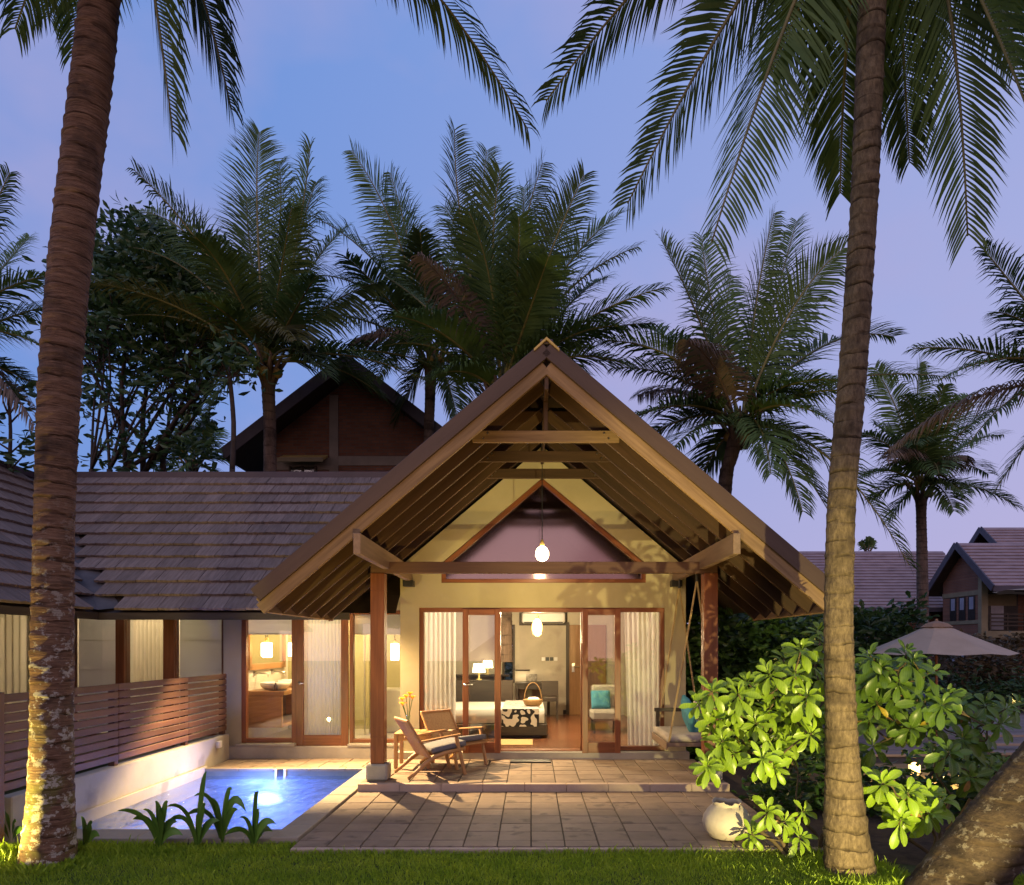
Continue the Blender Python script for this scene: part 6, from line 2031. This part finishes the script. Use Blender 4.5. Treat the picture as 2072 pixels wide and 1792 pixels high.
# ------------------------------------------------------------------ parasols, lounger, deck, far pool
M_canvas = surf('parasol_canvas', (.40, .305, .22), (.47, .36, .265), scale=3, rough=.9, bump=.1)
M_canvas_in = surf('parasol_valance', (.26, .16, .10), (.32, .20, .13), scale=3, rough=.9, bump=.1)
def parasol(x, d, ytop, yedge, r, label):
    c = P(x, ytop, d)
    ze_ = P(x, yedge, d).z
    t = thing('parasol', (c.x, d, -.05), label, 'parasol')
    n = 8
    h = c.z - ze_
    for k in range(n):
        a, b = 2 * math.pi * (k + .2) / n, 2 * math.pi * (k + 1.2) / n
        q = MB()
        seg = 4
        vs = []
        for i in range(seg + 1):
            u = .16 + .84 * i / seg
            zz_ = c.z - .10 - (h - .10) * ((i / seg) ** .92)
            vs += [(c.x + r * u * math.cos(a), d + r * u * math.sin(a), zz_), (c.x + r * u * math.cos((a + b) / 2) * .97, d + r * u * math.sin((a + b) / 2) * .97, zz_ - .03 * i / seg), (c.x + r * u * math.cos(b), d + r * u * math.sin(b), zz_)]
        q.add(vs, [(i * 3 + j, i * 3 + j + 3, i * 3 + j + 4, i * 3 + j + 1) for i in range(seg) for j in range(2)])
        q.build('canopy_panel', M_canvas, t)
        q = MB(); q.tube([(c.x, d, ze_ - .05), (c.x + r * .6 * math.cos(a), d + r * .6 * math.sin(a), c.z - .10 - (h - .1) * .55 - .02)], .012, 5); q.build('rib', M_dark, t)
    q = MB(); q.lathe([(r * .22, -.09), (r * .15, -.02), (.03, .03), (.02, .07)], 8, (c.x, d, c.z - .02)); q.build('vent_cap', M_canvas_in, t)
    q = MB(); q.tube([(c.x, d, -.05), (c.x, d, c.z)], .025, 8); q.build('pole', M_teak, t)
    return t
parasol(1895, 13.5, 1258, 1322, 1.30, 'large beige parasol right of the slender palm')
parasol(1704, 17.5, 1272, 1303, .80, 'smaller beige parasol mostly hidden behind the slender palm trunk')
parasol(2125, 16.0, 1180, 1195, 1.1, 'parasol just entering at the right edge')
lg = thing('sun_lounger', (P(1935, 0, 21).x, 21, -.05), 'dark sun lounger with raised back beneath the beige parasol', 'sun lounger')
lx = P(1905, 0, 21).x
M_mauve = surf('lounger_fabric', (.045, .040, .055), (.07, .062, .082), scale=6, rough=.8, bump=.1)
block('seat', lx, lx + 1.15, 20.7, 21.3, .42, .50, M_mauve, lg)
beam('backrest', (lx, 21, .48), (lx - .35, 21, 1.02), .6, .07, M_mauve, lg)
for a in (lx + .05, lx + 1.05):
    for b in (20.72, 21.24):
        block('leg', a, a + .05, b, b + .05, -.05, .42, M_dark, lg)
soft('towel', .40, .24, .12, M_linen, Matrix.Translation((lx + .42, 20.95, .57)), None, .6, label='folded white towel on the dark lounger', cat='towel')
dk = MB(); dk.box(5.2, 13.5, 11.4, 20.6, -.2, -.035); dk = dk.build('timber_deck', M_joint, kind='structure')
M_deck = wood('weathered_deck', (.17, .135, .12), (.26, .21, .19), rough=.7)
for k in range(30):
    y_ = 11.42 + k * .305
    mobj('plank', cbox(8.28, .28, .04, .004, M_deck), None, dk, Matrix.Translation((9.35, y_ + .14, -.012)))
for k in range(3):
    y_ = 10.9 + k * .17
    block('deck_step', 7.2, 10.5, 11.06 + k * .30, 11.34 + k * .30, .05 + k * .10, .09 + k * .10, M_deck, None, label=('lowest timber step by the deck at the far right', 'middle timber step by the deck at the far right', 'top timber step by the deck at the far right')[k], cat='step', group='timber steps by the deck')
M_bluewater = surf('far_pool_water', (.008, .06, .30), (.015, .12, .45), scale=3, rough=.08, bump=.15)
q = MB(); q.add([(12.6, 22.6, -.02), (20, 22.6, -.02), (20, 26.5, -.02), (12.6, 26.5, -.02)], [(0, 1, 2, 3)])
q.build('swimming_pool', M_bluewater, kind='structure')
t_ = thing('pool_lamp', (P(2062, 1412, 22.7).x, 22.7, -.02), 'glowing blue disc added as a glint at the edge of the far swimming pool', 'pool lamp')
xx_ = P(2062, 0, 22.7).x
q = MB(); q.lathe([(.22, 0), (.16, .05), (.03, .07)], 14, (xx_, 22.9, -.01)); q.build('lens', emis('far_pool_glint', (.15, .45, 1.0), 3), t_, smooth=True)  # glowing disc added for the bright glint of the lit water
t_ = thing('pool_lamp', (P(1893, 1418, 22.7).x, 22.7, -.02), 'small glowing blue disc added as a pool glint between the shrub leaves', 'pool lamp')
xx_ = P(1893, 0, 22.7).x
q = MB(); q.lathe([(.2, 0), (.15, .05), (.03, .07)], 14, (xx_, 22.9, -.01)); q.build('lens', emis('far_pool_glint_b', (.05, .22, 1.0), 1.6), t_, smooth=True)  # second added disc, a weaker glint of the same pool
# small palm top beyond the long roof
palm('palm', 'tiny distant palm top above the long roof ridge', tpath([(1756, 1300, 8), (1756, 1150, 8), (1756, 1118, 9)], 60.0), P(1756, 1112, 60.0),
     [(1756, 1088, 0, .02, 'f'), (1768, 1094, 0, .1, 'f'), (1743, 1096, 0, .1, 'f'), (1772, 1110, 0, .2), (1742, 1112, 0, .2), (1762, 1090, 0, .05, 'f')], 60.0, .6, 16, seed=19, thick=.03, lw=.12)
